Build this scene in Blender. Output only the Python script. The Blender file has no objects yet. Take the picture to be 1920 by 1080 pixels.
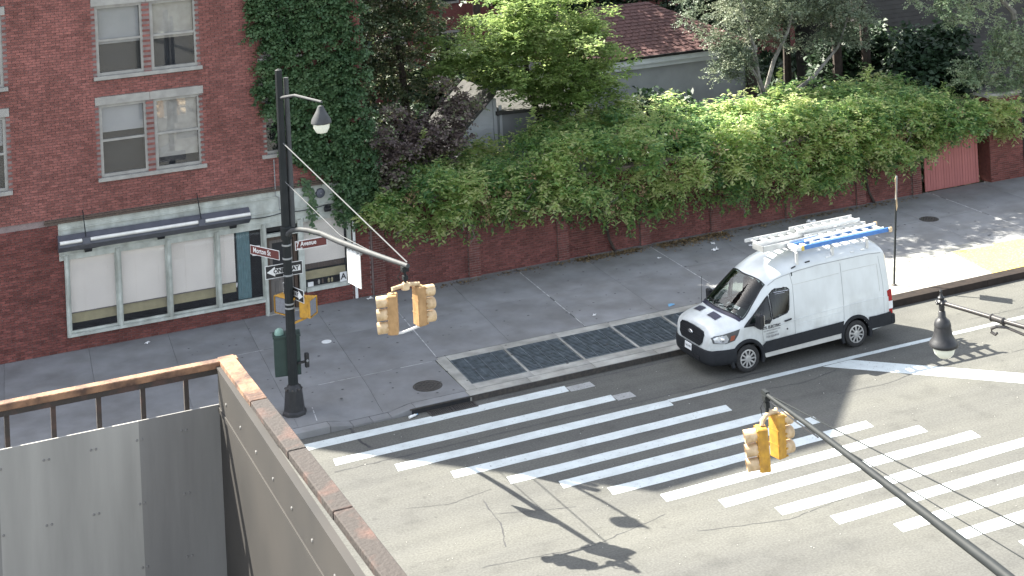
import bpy, bmesh, math, random
import numpy as np
from mathutils import Vector, Matrix

R = math.radians
rng = np.random.default_rng(7)
random.seed(7)
scene = bpy.context.scene
COL = scene.collection

# ------------------------------------------------------------------ camera
cam_d = bpy.data.cameras.new('camera')
cam = bpy.data.objects.new('camera', cam_d)
COL.objects.link(cam)
_yaw, _pit, _rol = 0.4176, -0.0159, -0.0506
_f = Vector((math.sin(_yaw)*math.cos(_pit), math.cos(_yaw)*math.cos(_pit), -math.sin(_pit)))
_r = Vector((math.cos(_yaw), -math.sin(_yaw), 0))
_u = _r.cross(_f)
_R = _r*math.cos(_rol) + _u*math.sin(_rol)
_U = _u*math.cos(_rol) - _r*math.sin(_rol)
m = Matrix((( _R.x, _U.x, -_f.x, -10.8591), (_R.y, _U.y, -_f.y, -33.4173), (_R.z, _U.z, -_f.z, 13.931), (0, 0, 0, 1)))
cam.matrix_world = m
cam_d.sensor_width = 36.0
cam_d.lens = 36.0*2723.47/1920.0
cam_d.shift_x = -0.0088
cam_d.shift_y = -0.4745
cam_d.clip_start = 0.1
cam_d.clip_end = 900
scene.camera = cam

# ------------------------------------------------------------------ light
SUN_DIR = Vector((0.55, -0.83, -1.0)).normalized()      # the way the light travels
sun_el = math.asin(-SUN_DIR.z)
sun_az = math.atan2(-SUN_DIR.x, -SUN_DIR.y)              # clockwise from +Y
world = bpy.data.worlds.new('World')
scene.world = world
world.use_nodes = True
wn = world.node_tree
sky = wn.nodes.new('ShaderNodeTexSky')
sky.sky_type = 'NISHITA'
sky.sun_disc = False
sky.sun_elevation = sun_el
sky.sun_rotation = sun_az
sky.air_density = 1.0
sky.dust_density = 1.5
sky.ozone_density = 1.0
bg = wn.nodes['Background']
bg.inputs['Strength'].default_value = 0.112
wb = wn.nodes.new('ShaderNodeHueSaturation')            # the camera's white balance takes most of the blue out of the skylight
wb.inputs['Saturation'].default_value = 0.43
wn.links.new(sky.outputs['Color'], wb.inputs['Color'])
wn.links.new(wb.outputs['Color'], bg.inputs['Color'])
sl = bpy.data.lights.new('sun', 'SUN')
sl.energy = 5.0
sl.angle = R(0.35)
sl.color = (1.0, 0.95, 0.84)
sun = bpy.data.objects.new('sun', sl)
COL.objects.link(sun)
sun.rotation_euler = SUN_DIR.to_track_quat('-Z', 'Y').to_euler()
sun.location = (-20, 40, 60)
vs = scene.view_settings
vs.view_transform = 'Standard'
vs.look = 'None'
vs.exposure = 2.14
vs.gamma = 1.0
vs.use_curve_mapping = False

# ------------------------------------------------------------------ materials
def _nt(name):
    mt = bpy.data.materials.new(name)
    mt.use_nodes = True
    nt = mt.node_tree
    return mt, nt, nt.nodes['Principled BSDF']

def mat(name, c, rough=0.6, metal=0.0, c2=None, scale=6.0, bump=0.0, bscale=None, detail=6.0, lo=0.35, hi=0.65, spec=0.4, coat=0.0, stretch=None, objvar=0.0, soot=0.0, sootscale=0.7, grime=0.0):
    """principled material; colour drifts between c and c2 with a noise in object space"""
    mt, nt, p = _nt(name)
    L = nt.links
    p.inputs['Roughness'].default_value = rough
    p.inputs['Metallic'].default_value = metal
    p.inputs['Specular IOR Level'].default_value = spec
    p.inputs['Coat Weight'].default_value = coat
    tc = nt.nodes.new('ShaderNodeTexCoord')
    src = tc.outputs['Object']
    if stretch:
        mp = nt.nodes.new('ShaderNodeMapping')
        mp.inputs['Scale'].default_value = stretch
        L.new(src, mp.inputs['Vector'])
        src = mp.outputs['Vector']
    if c2 is None:
        c2 = tuple(x*0.82 for x in c)
    nz = nt.nodes.new('ShaderNodeTexNoise')
    nz.inputs['Scale'].default_value = scale
    nz.inputs['Detail'].default_value = detail
    L.new(src, nz.inputs['Vector'])
    rp = nt.nodes.new('ShaderNodeValToRGB')
    rp.color_ramp.elements[0].position = lo
    rp.color_ramp.elements[1].position = hi
    rp.color_ramp.elements[0].color = (*c, 1)
    rp.color_ramp.elements[1].color = (*c2, 1)
    L.new(nz.outputs['Fac'], rp.inputs['Fac'])
    out = rp.outputs['Color']
    if objvar:
        oi = nt.nodes.new('ShaderNodeObjectInfo')
        at = nt.nodes.new('ShaderNodeAttribute')
        at.attribute_name = 'var'
        ad = nt.nodes.new('ShaderNodeMath'); ad.operation = 'ADD'
        L.new(oi.outputs['Random'], ad.inputs[0]); L.new(at.outputs['Fac'], ad.inputs[1])
        fr = nt.nodes.new('ShaderNodeMath'); fr.operation = 'FRACT'
        L.new(ad.outputs[0], fr.inputs[0])
        mr = nt.nodes.new('ShaderNodeMapRange')
        mr.inputs['To Min'].default_value = 1-objvar; mr.inputs['To Max'].default_value = 1+objvar
        L.new(fr.outputs[0], mr.inputs['Value'])
        hs = nt.nodes.new('ShaderNodeHueSaturation')
        L.new(mr.outputs['Result'], hs.inputs['Value'])
        L.new(out, hs.inputs['Color'])
        out = hs.outputs['Color']
    if soot or grime:
        ge = nt.nodes.new('ShaderNodeNewGeometry')
        mp2 = nt.nodes.new('ShaderNodeMapping'); mp2.inputs['Scale'].default_value = (1, 1, 0.45)
        L.new(ge.outputs['Position'], mp2.inputs['Vector'])
        n3 = nt.nodes.new('ShaderNodeTexNoise'); n3.inputs['Scale'].default_value = sootscale; n3.inputs['Detail'].default_value = 9
        n3.inputs['Roughness'].default_value = 0.62
        L.new(mp2.outputs['Vector'], n3.inputs['Vector'])
        r3 = nt.nodes.new('ShaderNodeValToRGB')
        r3.color_ramp.elements[0].position = 0.36; r3.color_ramp.elements[1].position = 0.62
        k = 1-(soot or grime)
        r3.color_ramp.elements[0].color = (k, k*0.98, k*0.95, 1); r3.color_ramp.elements[1].color = (1, 1, 1, 1)
        L.new(n3.outputs['Fac'], r3.inputs['Fac'])
        m3 = nt.nodes.new('ShaderNodeMixRGB'); m3.blend_type = 'MULTIPLY'; m3.inputs['Fac'].default_value = 1
        L.new(out, m3.inputs[1]); L.new(r3.outputs['Color'], m3.inputs[2])
        if grime:                                             # splashed dirt dies out above the sills
            sp = nt.nodes.new('ShaderNodeSeparateXYZ'); L.new(ge.outputs['Position'], sp.inputs[0])
            mr = nt.nodes.new('ShaderNodeMapRange'); mr.inputs['From Min'].default_value = 0.6; mr.inputs['From Max'].default_value = 1.5
            mr.inputs['To Min'].default_value = 1.0; mr.inputs['To Max'].default_value = 0.25
            L.new(sp.outputs['Z'], mr.inputs['Value']); L.new(mr.outputs['Result'], m3.inputs['Fac'])
        out = m3.outputs['Color']
    L.new(out, p.inputs['Base Color'])
    if bump:
        n2 = nt.nodes.new('ShaderNodeTexNoise')
        n2.inputs['Scale'].default_value = bscale or scale*6
        n2.inputs['Detail'].default_value = 4
        L.new(src, n2.inputs['Vector'])
        b = nt.nodes.new('ShaderNodeBump')
        b.inputs['Strength'].default_value = bump
        b.inputs['Distance'].default_value = 0.02
        L.new(n2.outputs['Fac'], b.inputs['Height'])
        L.new(b.outputs['Normal'], p.inputs['Normal'])
    return mt

def leafmat(name, greens, trans=0.35, rough=0.55):
    """leaf colours picked per leaf from a ramp"""
    mt, nt, p = _nt(name)
    L = nt.links
    at = nt.nodes.new('ShaderNodeAttribute'); at.attribute_name = 'var'
    rp = nt.nodes.new('ShaderNodeValToRGB')
    el = rp.color_ramp.elements
    n = len(greens)
    el[0].position = 0; el[0].color = (*greens[0], 1)
    el[1].position = 1; el[1].color = (*greens[-1], 1)
    for i in range(1, n-1):
        e = el.new(i/(n-1)); e.color = (*greens[i], 1)
    L.new(at.outputs['Fac'], rp.inputs['Fac'])
    L.new(rp.outputs['Color'], p.inputs['Base Color'])
    p.inputs['Roughness'].default_value = rough
    p.inputs['Specular IOR Level'].default_value = 0.5
    tr = nt.nodes.new('ShaderNodeBsdfTranslucent')
    hs = nt.nodes.new('ShaderNodeHueSaturation')
    hs.inputs['Hue'].default_value = 0.48; hs.inputs['Saturation'].default_value = 0.92; hs.inputs['Value'].default_value = 1.4
    L.new(rp.outputs['Color'], hs.inputs['Color'])
    L.new(hs.outputs['Color'], tr.inputs['Color'])
    mx = nt.nodes.new('ShaderNodeMixShader'); mx.inputs['Fac'].default_value = trans
    L.new(p.outputs['BSDF'], mx.inputs[1]); L.new(tr.outputs['BSDF'], mx.inputs[2])
    L.new(mx.outputs['Shader'], nt.nodes['Material Output'].inputs['Surface'])
    return mt

def glassmat(name, tint, trans=0.75, rough=0.03):
    mt, nt, p = _nt(name)
    L = nt.links
    t = nt.nodes.new('ShaderNodeBsdfTransparent'); t.inputs['Color'].default_value = (*tint, 1)
    g = nt.nodes.new('ShaderNodeBsdfGlossy'); g.inputs['Roughness'].default_value = rough
    ge = nt.nodes.new('ShaderNodeNewGeometry')              # Schlick reflectance, the same from either side of the sheet
    dt = nt.nodes.new('ShaderNodeVectorMath'); dt.operation = 'DOT_PRODUCT'
    L.new(ge.outputs['Normal'], dt.inputs[0]); L.new(ge.outputs['Incoming'], dt.inputs[1])
    ab = nt.nodes.new('ShaderNodeMath'); ab.operation = 'ABSOLUTE'; L.new(dt.outputs['Value'], ab.inputs[0])
    iv_ = nt.nodes.new('ShaderNodeMath'); iv_.operation = 'SUBTRACT'; iv_.inputs[0].default_value = 1.0; L.new(ab.outputs[0], iv_.inputs[1])
    pw = nt.nodes.new('ShaderNodeMath'); pw.operation = 'POWER'; pw.inputs[1].default_value = 5.0; L.new(iv_.outputs[0], pw.inputs[0])
    fr = nt.nodes.new('ShaderNodeMath'); fr.operation = 'MULTIPLY_ADD'; fr.inputs[1].default_value = 0.96; fr.inputs[2].default_value = 0.04; L.new(pw.outputs[0], fr.inputs[0])
    ad = nt.nodes.new('ShaderNodeMath'); ad.operation = 'ADD'; ad.inputs[1].default_value = 1-trans; ad.use_clamp = True
    L.new(fr.outputs[0], ad.inputs[0])
    mx = nt.nodes.new('ShaderNodeMixShader')
    L.new(ad.outputs[0], mx.inputs['Fac']); L.new(t.outputs[0], mx.inputs[1]); L.new(g.outputs[0], mx.inputs[2])
    L.new(mx.outputs['Shader'], nt.nodes['Material Output'].inputs['Surface'])
    return mt

def asphaltmat():
    mt, nt, p = _nt('asphalt')
    L = nt.links
    tc = nt.nodes.new('ShaderNodeTexCoord')
    def noise(sc, det=6, st=None):
        n = nt.nodes.new('ShaderNodeTexNoise'); n.inputs['Scale'].default_value = sc; n.inputs['Detail'].default_value = det
        if st:
            mp = nt.nodes.new('ShaderNodeMapping'); mp.inputs['Scale'].default_value = st
            L.new(tc.outputs['Object'], mp.inputs['Vector']); L.new(mp.outputs['Vector'], n.inputs['Vector'])
        else:
            L.new(tc.outputs['Object'], n.inputs['Vector'])
        return n
    def ramp(src, a, b, c, d):
        r = nt.nodes.new('ShaderNodeValToRGB')
        r.color_ramp.elements[0].position = a; r.color_ramp.elements[1].position = b
        r.color_ramp.elements[0].color = (c, c, c, 1); r.color_ramp.elements[1].color = (d, d, d, 1)
        L.new(src, r.inputs['Fac']); return r
    def mul(a, b):
        mx = nt.nodes.new('ShaderNodeMixRGB'); mx.blend_type = 'MULTIPLY'; mx.inputs['Fac'].default_value = 1
        L.new(a, mx.inputs[1]); L.new(b, mx.inputs[2]); return mx.outputs['Color']
    base = nt.nodes.new('ShaderNodeValToRGB')
    base.color_ramp.elements[0].color = (0.086, 0.086, 0.081, 1); base.color_ramp.elements[1].color = (0.116, 0.115, 0.102, 1)
    base.color_ramp.elements[0].position = 0.3; base.color_ramp.elements[1].position = 0.7
    L.new(noise(0.5, 5, (0.35, 1.0, 1.0)).outputs['Fac'], base.inputs['Fac'])
    c = base.outputs['Color']
    c = mul(c, ramp(noise(22, 5).outputs['Fac'], 0.3, 0.7, 0.78, 1.18).outputs['Color'])      # aggregate
    c = mul(c, ramp(noise(1.6, 7).outputs['Fac'], 0.30, 0.48, 0.84, 1.0).outputs['Color'])      # worn patches
    c = mul(c, ramp(noise(3.5, 8).outputs['Fac'], 0.24, 0.34, 0.6, 1.0).outputs['Color'])       # oil stains
    c = mul(c, ramp(noise(2.0, 3, (0.05, 1.2, 1)).outputs['Fac'], 0.35, 0.6, 0.93, 1.04).outputs['Color'])  # wheel tracks
    L.new(c, p.inputs['Base Color'])
    p.inputs['Roughness'].default_value = 0.85
    p.inputs['Specular IOR Level'].default_value = 0.3
    b = nt.nodes.new('ShaderNodeBump'); b.inputs['Strength'].default_value = 0.35; b.inputs['Distance'].default_value = 0.01
    L.new(noise(90, 3).outputs['Fac'], b.inputs['Height']); L.new(b.outputs['Normal'], p.inputs['Normal'])
    return mt

def paintmat(name, c, wear_c, amount):
    """road paint with rubbed-through spots"""
    mt, nt, p = _nt(name)
    L = nt.links
    tc = nt.nodes.new('ShaderNodeTexCoord')
    n = nt.nodes.new('ShaderNodeTexNoise'); n.inputs['Scale'].default_value = 14; n.inputs['Detail'].default_value = 9; n.inputs['Roughness'].default_value = 0.7
    L.new(tc.outputs['Object'], n.inputs['Vector'])
    r = nt.nodes.new('ShaderNodeValToRGB')
    r.color_ramp.elements[0].position = amount-0.03; r.color_ramp.elements[1].position = amount+0.06
    r.color_ramp.elements[0].color = (*wear_c, 1); r.color_ramp.elements[1].color = (*c, 1)
    L.new(n.outputs['Fac'], r.inputs['Fac'])
    n2 = nt.nodes.new('ShaderNodeTexNoise'); n2.inputs['Scale'].default_value = 2.5; n2.inputs['Detail'].default_value = 4
    L.new(tc.outputs['Object'], n2.inputs['Vector'])
    r2 = nt.nodes.new('ShaderNodeValToRGB')
    r2.color_ramp.elements[0].position = 0.3; r2.color_ramp.elements[1].position = 0.6
    r2.color_ramp.elements[0].color = (0.84, 0.84, 0.84, 1); r2.color_ramp.elements[1].color = (1, 1, 1, 1)
    L.new(n2.outputs['Fac'], r2.inputs['Fac'])
    mx = nt.nodes.new('ShaderNodeMixRGB'); mx.blend_type = 'MULTIPLY'; mx.inputs['Fac'].default_value = 1
    L.new(r.outputs['Color'], mx.inputs[1]); L.new(r2.outputs['Color'], mx.inputs[2])
    L.new(mx.outputs['Color'], p.inputs['Base Color'])
    p.inputs['Roughness'].default_value = 0.6
    return mt

MT = {}
MT['asphalt'] = asphaltmat()
MT['tar'] = mat('tar', (0.03, 0.03, 0.032), 0.6, c2=(0.055, 0.055, 0.055), scale=9)
MT['paint'] = paintmat('road_paint', (0.56, 0.605, 0.60), (0.22, 0.22, 0.215), 0.36)
MT['paint_old'] = paintmat('old_road_paint', (0.30, 0.305, 0.30), (0.15, 0.15, 0.147), 0.40)
MT['garden'] = mat('garden_soil', (0.045, 0.05, 0.025), 0.95, c2=(0.06, 0.05, 0.03), scale=1.5, bump=0.5)
MT['concrete'] = mat('sidewalk_concrete', (0.238, 0.242, 0.246), 0.85, c2=(0.186, 0.190, 0.195), scale=1.1, detail=10, lo=0.3, hi=0.7, bump=0.15, bscale=60, objvar=0.085, spec=0.3, soot=0.22, sootscale=0.9)
MT['pale_concrete'] = mat('pale_concrete', (0.40, 0.395, 0.36), 0.85, c2=(0.29, 0.29, 0.27), scale=2.0, detail=9, bump=0.2, bscale=60, spec=0.3, objvar=0.06, soot=0.28, sootscale=1.5)
MT['sealant'] = mat('joint_sealant', (0.50, 0.50, 0.49), 0.7, c2=(0.24, 0.24, 0.24), scale=5)
MT['joint'] = mat('joint_dirt', (0.10, 0.10, 0.102), 0.9)
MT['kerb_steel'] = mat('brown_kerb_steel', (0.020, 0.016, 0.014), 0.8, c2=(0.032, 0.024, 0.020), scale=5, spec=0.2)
MT['pit'] = mat('dark_hollow', (0.02, 0.021, 0.023), 0.9)  # near-black colour stands for the unlit depth of drain and inlet
MT['yellow_paint'] = paintmat('yellow_paint', (0.66, 0.47, 0.10), (0.42, 0.38, 0.28), 0.42)
MT['grate'] = mat('grate_steel', (0.15, 0.178, 0.20), 0.5, 0.35, c2=(0.075, 0.09, 0.10), scale=5)
MT['iron'] = mat('cast_iron', (0.075, 0.066, 0.058), 0.6, 0.3, c2=(0.045, 0.043, 0.042), scale=12, bump=0.3)
MT['brick'] = mat('red_brick', (0.205, 0.076, 0.066), 0.85, c2=(0.14, 0.054, 0.050), scale=10, bump=0.25, bscale=70, objvar=0.26, spec=0.3, soot=0.34)
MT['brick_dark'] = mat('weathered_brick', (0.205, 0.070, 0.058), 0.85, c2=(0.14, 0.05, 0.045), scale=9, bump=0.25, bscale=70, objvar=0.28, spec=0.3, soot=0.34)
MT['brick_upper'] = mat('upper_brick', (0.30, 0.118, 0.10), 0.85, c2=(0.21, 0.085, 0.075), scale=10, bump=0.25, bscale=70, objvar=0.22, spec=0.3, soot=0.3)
MT['mortar'] = mat('mortar', (0.27, 0.215, 0.205), 0.9, c2=(0.19, 0.15, 0.145), scale=4, spec=0.2)
MT['mortar_pale'] = mat('pale_mortar', (0.30, 0.25, 0.225), 0.9, c2=(0.2, 0.16, 0.15), scale=4, spec=0.2)
MT['trim'] = mat('pale_green_trim', (0.53, 0.56, 0.515), 0.6, c2=(0.42, 0.445, 0.41), scale=5, bump=0.05, soot=0.3, sootscale=2.5)
MT['stone'] = mat('pale_stone', (0.36, 0.35, 0.32), 0.8, c2=(0.28, 0.27, 0.25), scale=4, bump=0.15)
MT['blind'] = mat('roller_blind', (0.74, 0.69, 0.63), 0.85, c2=(0.66, 0.615, 0.565), scale=0.8)
MT['tan'] = mat('tan_board', (0.36, 0.32, 0.19), 0.8, c2=(0.30, 0.265, 0.16), scale=5)
MT['navy'] = mat('dark_interior', (0.015, 0.018, 0.024), 0.7)
MT['teal'] = mat('teal_curtain', (0.12, 0.215, 0.235), 0.8)
MT['wood'] = mat('old_brown_wood', (0.115, 0.082, 0.062), 0.7, c2=(0.075, 0.055, 0.045), scale=3, stretch=(8, 8, 0.6), bump=0.1)
MT['grey_wood'] = mat('weathered_door', (0.17, 0.155, 0.14), 0.7, c2=(0.11, 0.10, 0.095), scale=3, stretch=(8, 8, 0.6), bump=0.1)
MT['paper'] = mat('paper', (0.72, 0.72, 0.71), 0.8, c2=(0.64, 0.64, 0.63))
MT['black'] = mat('black_paint', (0.018, 0.019, 0.021), 0.42, c2=(0.028, 0.028, 0.03), scale=8)
MT['charcoal'] = mat('charcoal_pole_paint', (0.018, 0.021, 0.022), 0.65, c2=(0.013, 0.016, 0.017), scale=6, spec=0.25)
MT['lamp_brown'] = mat('dark_lamp_paint', (0.028, 0.026, 0.026), 0.35, c2=(0.045, 0.04, 0.036), scale=10)
MT['galv'] = mat('galvanised_steel', (0.30, 0.31, 0.31), 0.55, 0.3, c2=(0.22, 0.23, 0.235), scale=7)
MT['arm_grey'] = mat('grey_arm_paint', (0.055, 0.059, 0.062), 0.65, 0.0, c2=(0.042, 0.045, 0.047), scale=5)
MT['box_grey'] = mat('light_box_metal', (0.115, 0.122, 0.145), 0.55, 0.2, c2=(0.09, 0.096, 0.115), scale=4)
MT['tube'] = mat('white_tube', (0.78, 0.77, 0.72), 0.35)
MT['white_enamel'] = mat('white_enamel', (0.75, 0.76, 0.75), 0.45, c2=(0.66, 0.67, 0.66), scale=5)
MT['sig_yellow'] = mat('signal_yellow', (0.62, 0.345, 0.05), 0.45, c2=(0.46, 0.25, 0.05), scale=9, detail=9, soot=0.25, sootscale=6)
MT['sig_cream'] = mat('sunbleached_yellow', (0.68, 0.52, 0.33), 0.5, c2=(0.52, 0.37, 0.21), scale=9, detail=9, soot=0.25, sootscale=6)
MT['sig_tan'] = mat('faded_signal_orange', (0.46, 0.285, 0.135), 0.5, c2=(0.38, 0.23, 0.105), scale=9, detail=9, soot=0.2, sootscale=6)
MT['sig_dark'] = mat('signal_lens', (0.02, 0.02, 0.02), 0.25)
MT['lens_red'] = mat('red_lens', (0.16, 0.012, 0.01), 0.2)
MT['lens_amber'] = mat('amber_lens', (0.22, 0.10, 0.01), 0.2)
MT['lens_green'] = mat('green_lens', (0.01, 0.10, 0.06), 0.2)
MT['ped_screen'] = mat('signal_screen', (0.19, 0.20, 0.225), 0.6, c2=(0.15, 0.155, 0.175), scale=30)
MT['sign_brown'] = mat('street_sign_brown', (0.12, 0.03, 0.027), 0.5, c2=(0.10, 0.026, 0.024), scale=4)
MT['sign_white'] = mat('sign_white', (0.72, 0.73, 0.73), 0.5, c2=(0.64, 0.65, 0.65), scale=4)
MT['sign_black'] = mat('sign_black', (0.022, 0.023, 0.026), 0.5)
MT['cab_green'] = mat('cabinet_green', (0.028, 0.052, 0.045), 0.5, c2=(0.022, 0.042, 0.038), scale=4)
MT['pale_green'] = mat('pale_green_dome', (0.26, 0.42, 0.36), 0.4)
MT['rust'] = mat('rusted_steel', (0.26, 0.145, 0.085), 0.85, 0.0, c2=(0.075, 0.045, 0.033), scale=9, detail=9, lo=0.42, hi=0.62, bump=0.3, bscale=60)
MT['rust_dark'] = mat('dark_rusted_steel', (0.042, 0.035, 0.031), 0.85, 0.0, c2=(0.10, 0.055, 0.043), scale=9, detail=9, lo=0.52, hi=0.74, bump=0.3, bscale=60)
MT['zinc'] = mat('weathered_zinc', (0.23, 0.226, 0.218), 0.65, 0.1, c2=(0.17, 0.167, 0.163), scale=2.6, detail=10, lo=0.3, hi=0.7, stretch=(3, 3, 0.35), bump=0.5, bscale=1.5)
MT['taupe'] = mat('taupe_paint', (0.052, 0.048, 0.044), 0.7, c2=(0.040, 0.038, 0.036), scale=2.5, detail=9, spec=0.2)
MT['zinc_light'] = mat('pale_zinc', (0.36, 0.353, 0.33), 0.65, 0.1, c2=(0.26, 0.255, 0.24), scale=2.6, detail=10, lo=0.3, hi=0.7, stretch=(3, 3, 0.35), bump=0.5, bscale=1.5)
MT['van_white'] = mat('van_white', (0.60, 0.63, 0.63), 0.3, c2=(0.56, 0.59, 0.59), scale=1.5, coat=0.4, grime=0.30, sootscale=3.0)
MT['van_grey'] = mat('van_grey_plastic', (0.022, 0.024, 0.028), 0.65, c2=(0.018, 0.02, 0.023), scale=10, spec=0.2)
MT['van_black'] = mat('van_black_plastic', (0.013, 0.014, 0.017), 0.5)
MT['sill'] = mat('dusty_sill', (0.50, 0.50, 0.47), 0.5, c2=(0.43, 0.43, 0.41), scale=6)
MT['seam'] = mat('panel_gap', (0.30, 0.31, 0.32), 0.6)
MT['rubber'] = mat('rubber', (0.018, 0.018, 0.019), 0.8, c2=(0.03, 0.03, 0.03), scale=10)
MT['hub'] = mat('silver_hubcap', (0.50, 0.50, 0.49), 0.4, 0.5, c2=(0.42, 0.42, 0.41))
MT['chrome'] = mat('chrome', (0.72, 0.73, 0.75), 0.15, 0.9)
MT['lamp_clear'] = mat('headlight_reflector', (0.62, 0.64, 0.66), 0.18, 0.5)
MT['lamp_dark'] = mat('headlight_housing', (0.09, 0.095, 0.10), 0.3, 0.2)
MT['red_plastic'] = mat('red_lamp', (0.32, 0.018, 0.02), 0.25)
MT['amber'] = mat('amber_marker', (0.30, 0.09, 0.05), 0.3)
MT['vent_navy'] = mat('hood_vent', (0.018, 0.018, 0.045), 0.4)
MT['letter'] = mat('vinyl_lettering', (0.055, 0.055, 0.06), 0.5)
MT['letter_grey'] = mat('grey_lettering', (0.25, 0.25, 0.26), 0.5)
MT['alu'] = mat('aluminium', (0.60, 0.61, 0.61), 0.42, 0.55, c2=(0.50, 0.51, 0.51), scale=4)
MT['blue'] = mat('blue_fibreglass', (0.055, 0.165, 0.43), 0.45, c2=(0.075, 0.20, 0.47), scale=6)
MT['ladder_yellow'] = mat('yellow_plastic', (0.66, 0.50, 0.12), 0.5)
MT['glass'] = glassmat('window_glass', (1.0, 1.0, 1.0), 0.97)
MT['car_glass'] = glassmat('tinted_glass', (0.55, 0.61, 0.59), 1.0)
MT['globe'] = mat('frosted_globe', (0.74, 0.76, 0.66), 0.25, c2=(0.70, 0.72, 0.62))
MT['seat'] = mat('seat_fabric', (0.035, 0.036, 0.04), 0.85)
MT['dash'] = mat('dashboard', (0.05, 0.06, 0.058), 0.7)
MT['headliner'] = mat('headliner', (0.42, 0.43, 0.42), 0.8)
MT['gate_red'] = mat('faded_red_paint', (0.37, 0.135, 0.125), 0.65, c2=(0.31, 0.11, 0.102), scale=3, stretch=(3, 3, 0.5), objvar=0.06)
MT['siding'] = mat('white_siding', (0.52, 0.54, 0.56), 0.6, c2=(0.46, 0.48, 0.50), scale=3, objvar=0.04)
MT['house_grey'] = mat('grey_render', (0.30, 0.31, 0.32), 0.8, c2=(0.26, 0.27, 0.28), scale=2)
MT['house_dark'] = mat('dark_siding', (0.062, 0.06, 0.06), 0.8, c2=(0.05, 0.048, 0.048), scale=3, objvar=0.1)
MT['shingle'] = mat('brown_shingle', (0.115, 0.058, 0.053), 0.85, c2=(0.085, 0.043, 0.041), scale=6, bump=0.3, objvar=0.14)
MT['gutter'] = mat('dark_gutter', (0.022, 0.021, 0.021), 0.9, spec=0.1)
MT['felt'] = mat('grey_roof_felt', (0.09, 0.088, 0.085), 0.9, c2=(0.06, 0.06, 0.058), scale=3, spec=0.1)
MT['bark'] = mat('bark', (0.065, 0.05, 0.042), 0.9, c2=(0.035, 0.028, 0.024), scale=8, bump=0.5)
MT['pale_bark'] = mat('pale_bark', (0.24, 0.23, 0.21), 0.85, c2=(0.12, 0.115, 0.105), scale=6, bump=0.4)
MT['litter'] = mat('dry_leaf', (0.24, 0.17, 0.085), 0.85, c2=(0.15, 0.105, 0.06), scale=14, objvar=0.3)
MT['blue_paper'] = mat('blue_paper', (0.16, 0.36, 0.55), 0.7)
MT['vine_leaf'] = leafmat('vine_leaf', [(0.085, 0.185, 0.082), (0.165, 0.305, 0.11), (0.255, 0.41, 0.14), (0.39, 0.50, 0.18), (0.52, 0.56, 0.28)], 0.62, rough=0.45)
MT['bright_leaf'] = leafmat('bright_leaf', [(0.10, 0.18, 0.05), (0.165, 0.265, 0.072), (0.245, 0.345, 0.11), (0.34, 0.41, 0.19)], 0.55)
MT['grey_leaf'] = leafmat('grey_green_leaf', [(0.07, 0.105, 0.068), (0.12, 0.16, 0.10), (0.18, 0.22, 0.14), (0.28, 0.30, 0.21)], 0.32)
MT['pale_leaf'] = leafmat('pale_leaf', [(0.09, 0.15, 0.075), (0.16, 0.23, 0.12), (0.26, 0.32, 0.19), (0.40, 0.42, 0.31)], 0.35)
MT['rod'] = mat('dull_rod', (0.115, 0.118, 0.12), 0.6)
MT['dull_leaf'] = leafmat('dull_leaf', [(0.03, 0.065, 0.028), (0.055, 0.09, 0.036), (0.09, 0.11, 0.05), (0.17, 0.125, 0.08)], 0.25)
MT['purple_leaf'] = leafmat('purple_leaf', [(0.06, 0.044, 0.045), (0.105, 0.08, 0.077), (0.16, 0.125, 0.11), (0.16, 0.23, 0.09)], 0.25)
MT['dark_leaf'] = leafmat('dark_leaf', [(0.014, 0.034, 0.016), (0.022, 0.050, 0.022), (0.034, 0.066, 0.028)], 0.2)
MT['ivy_leaf'] = leafmat('ivy_leaf', [(0.045, 0.10, 0.045), (0.07, 0.14, 0.055), (0.12, 0.19, 0.08)], 0.35)

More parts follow.
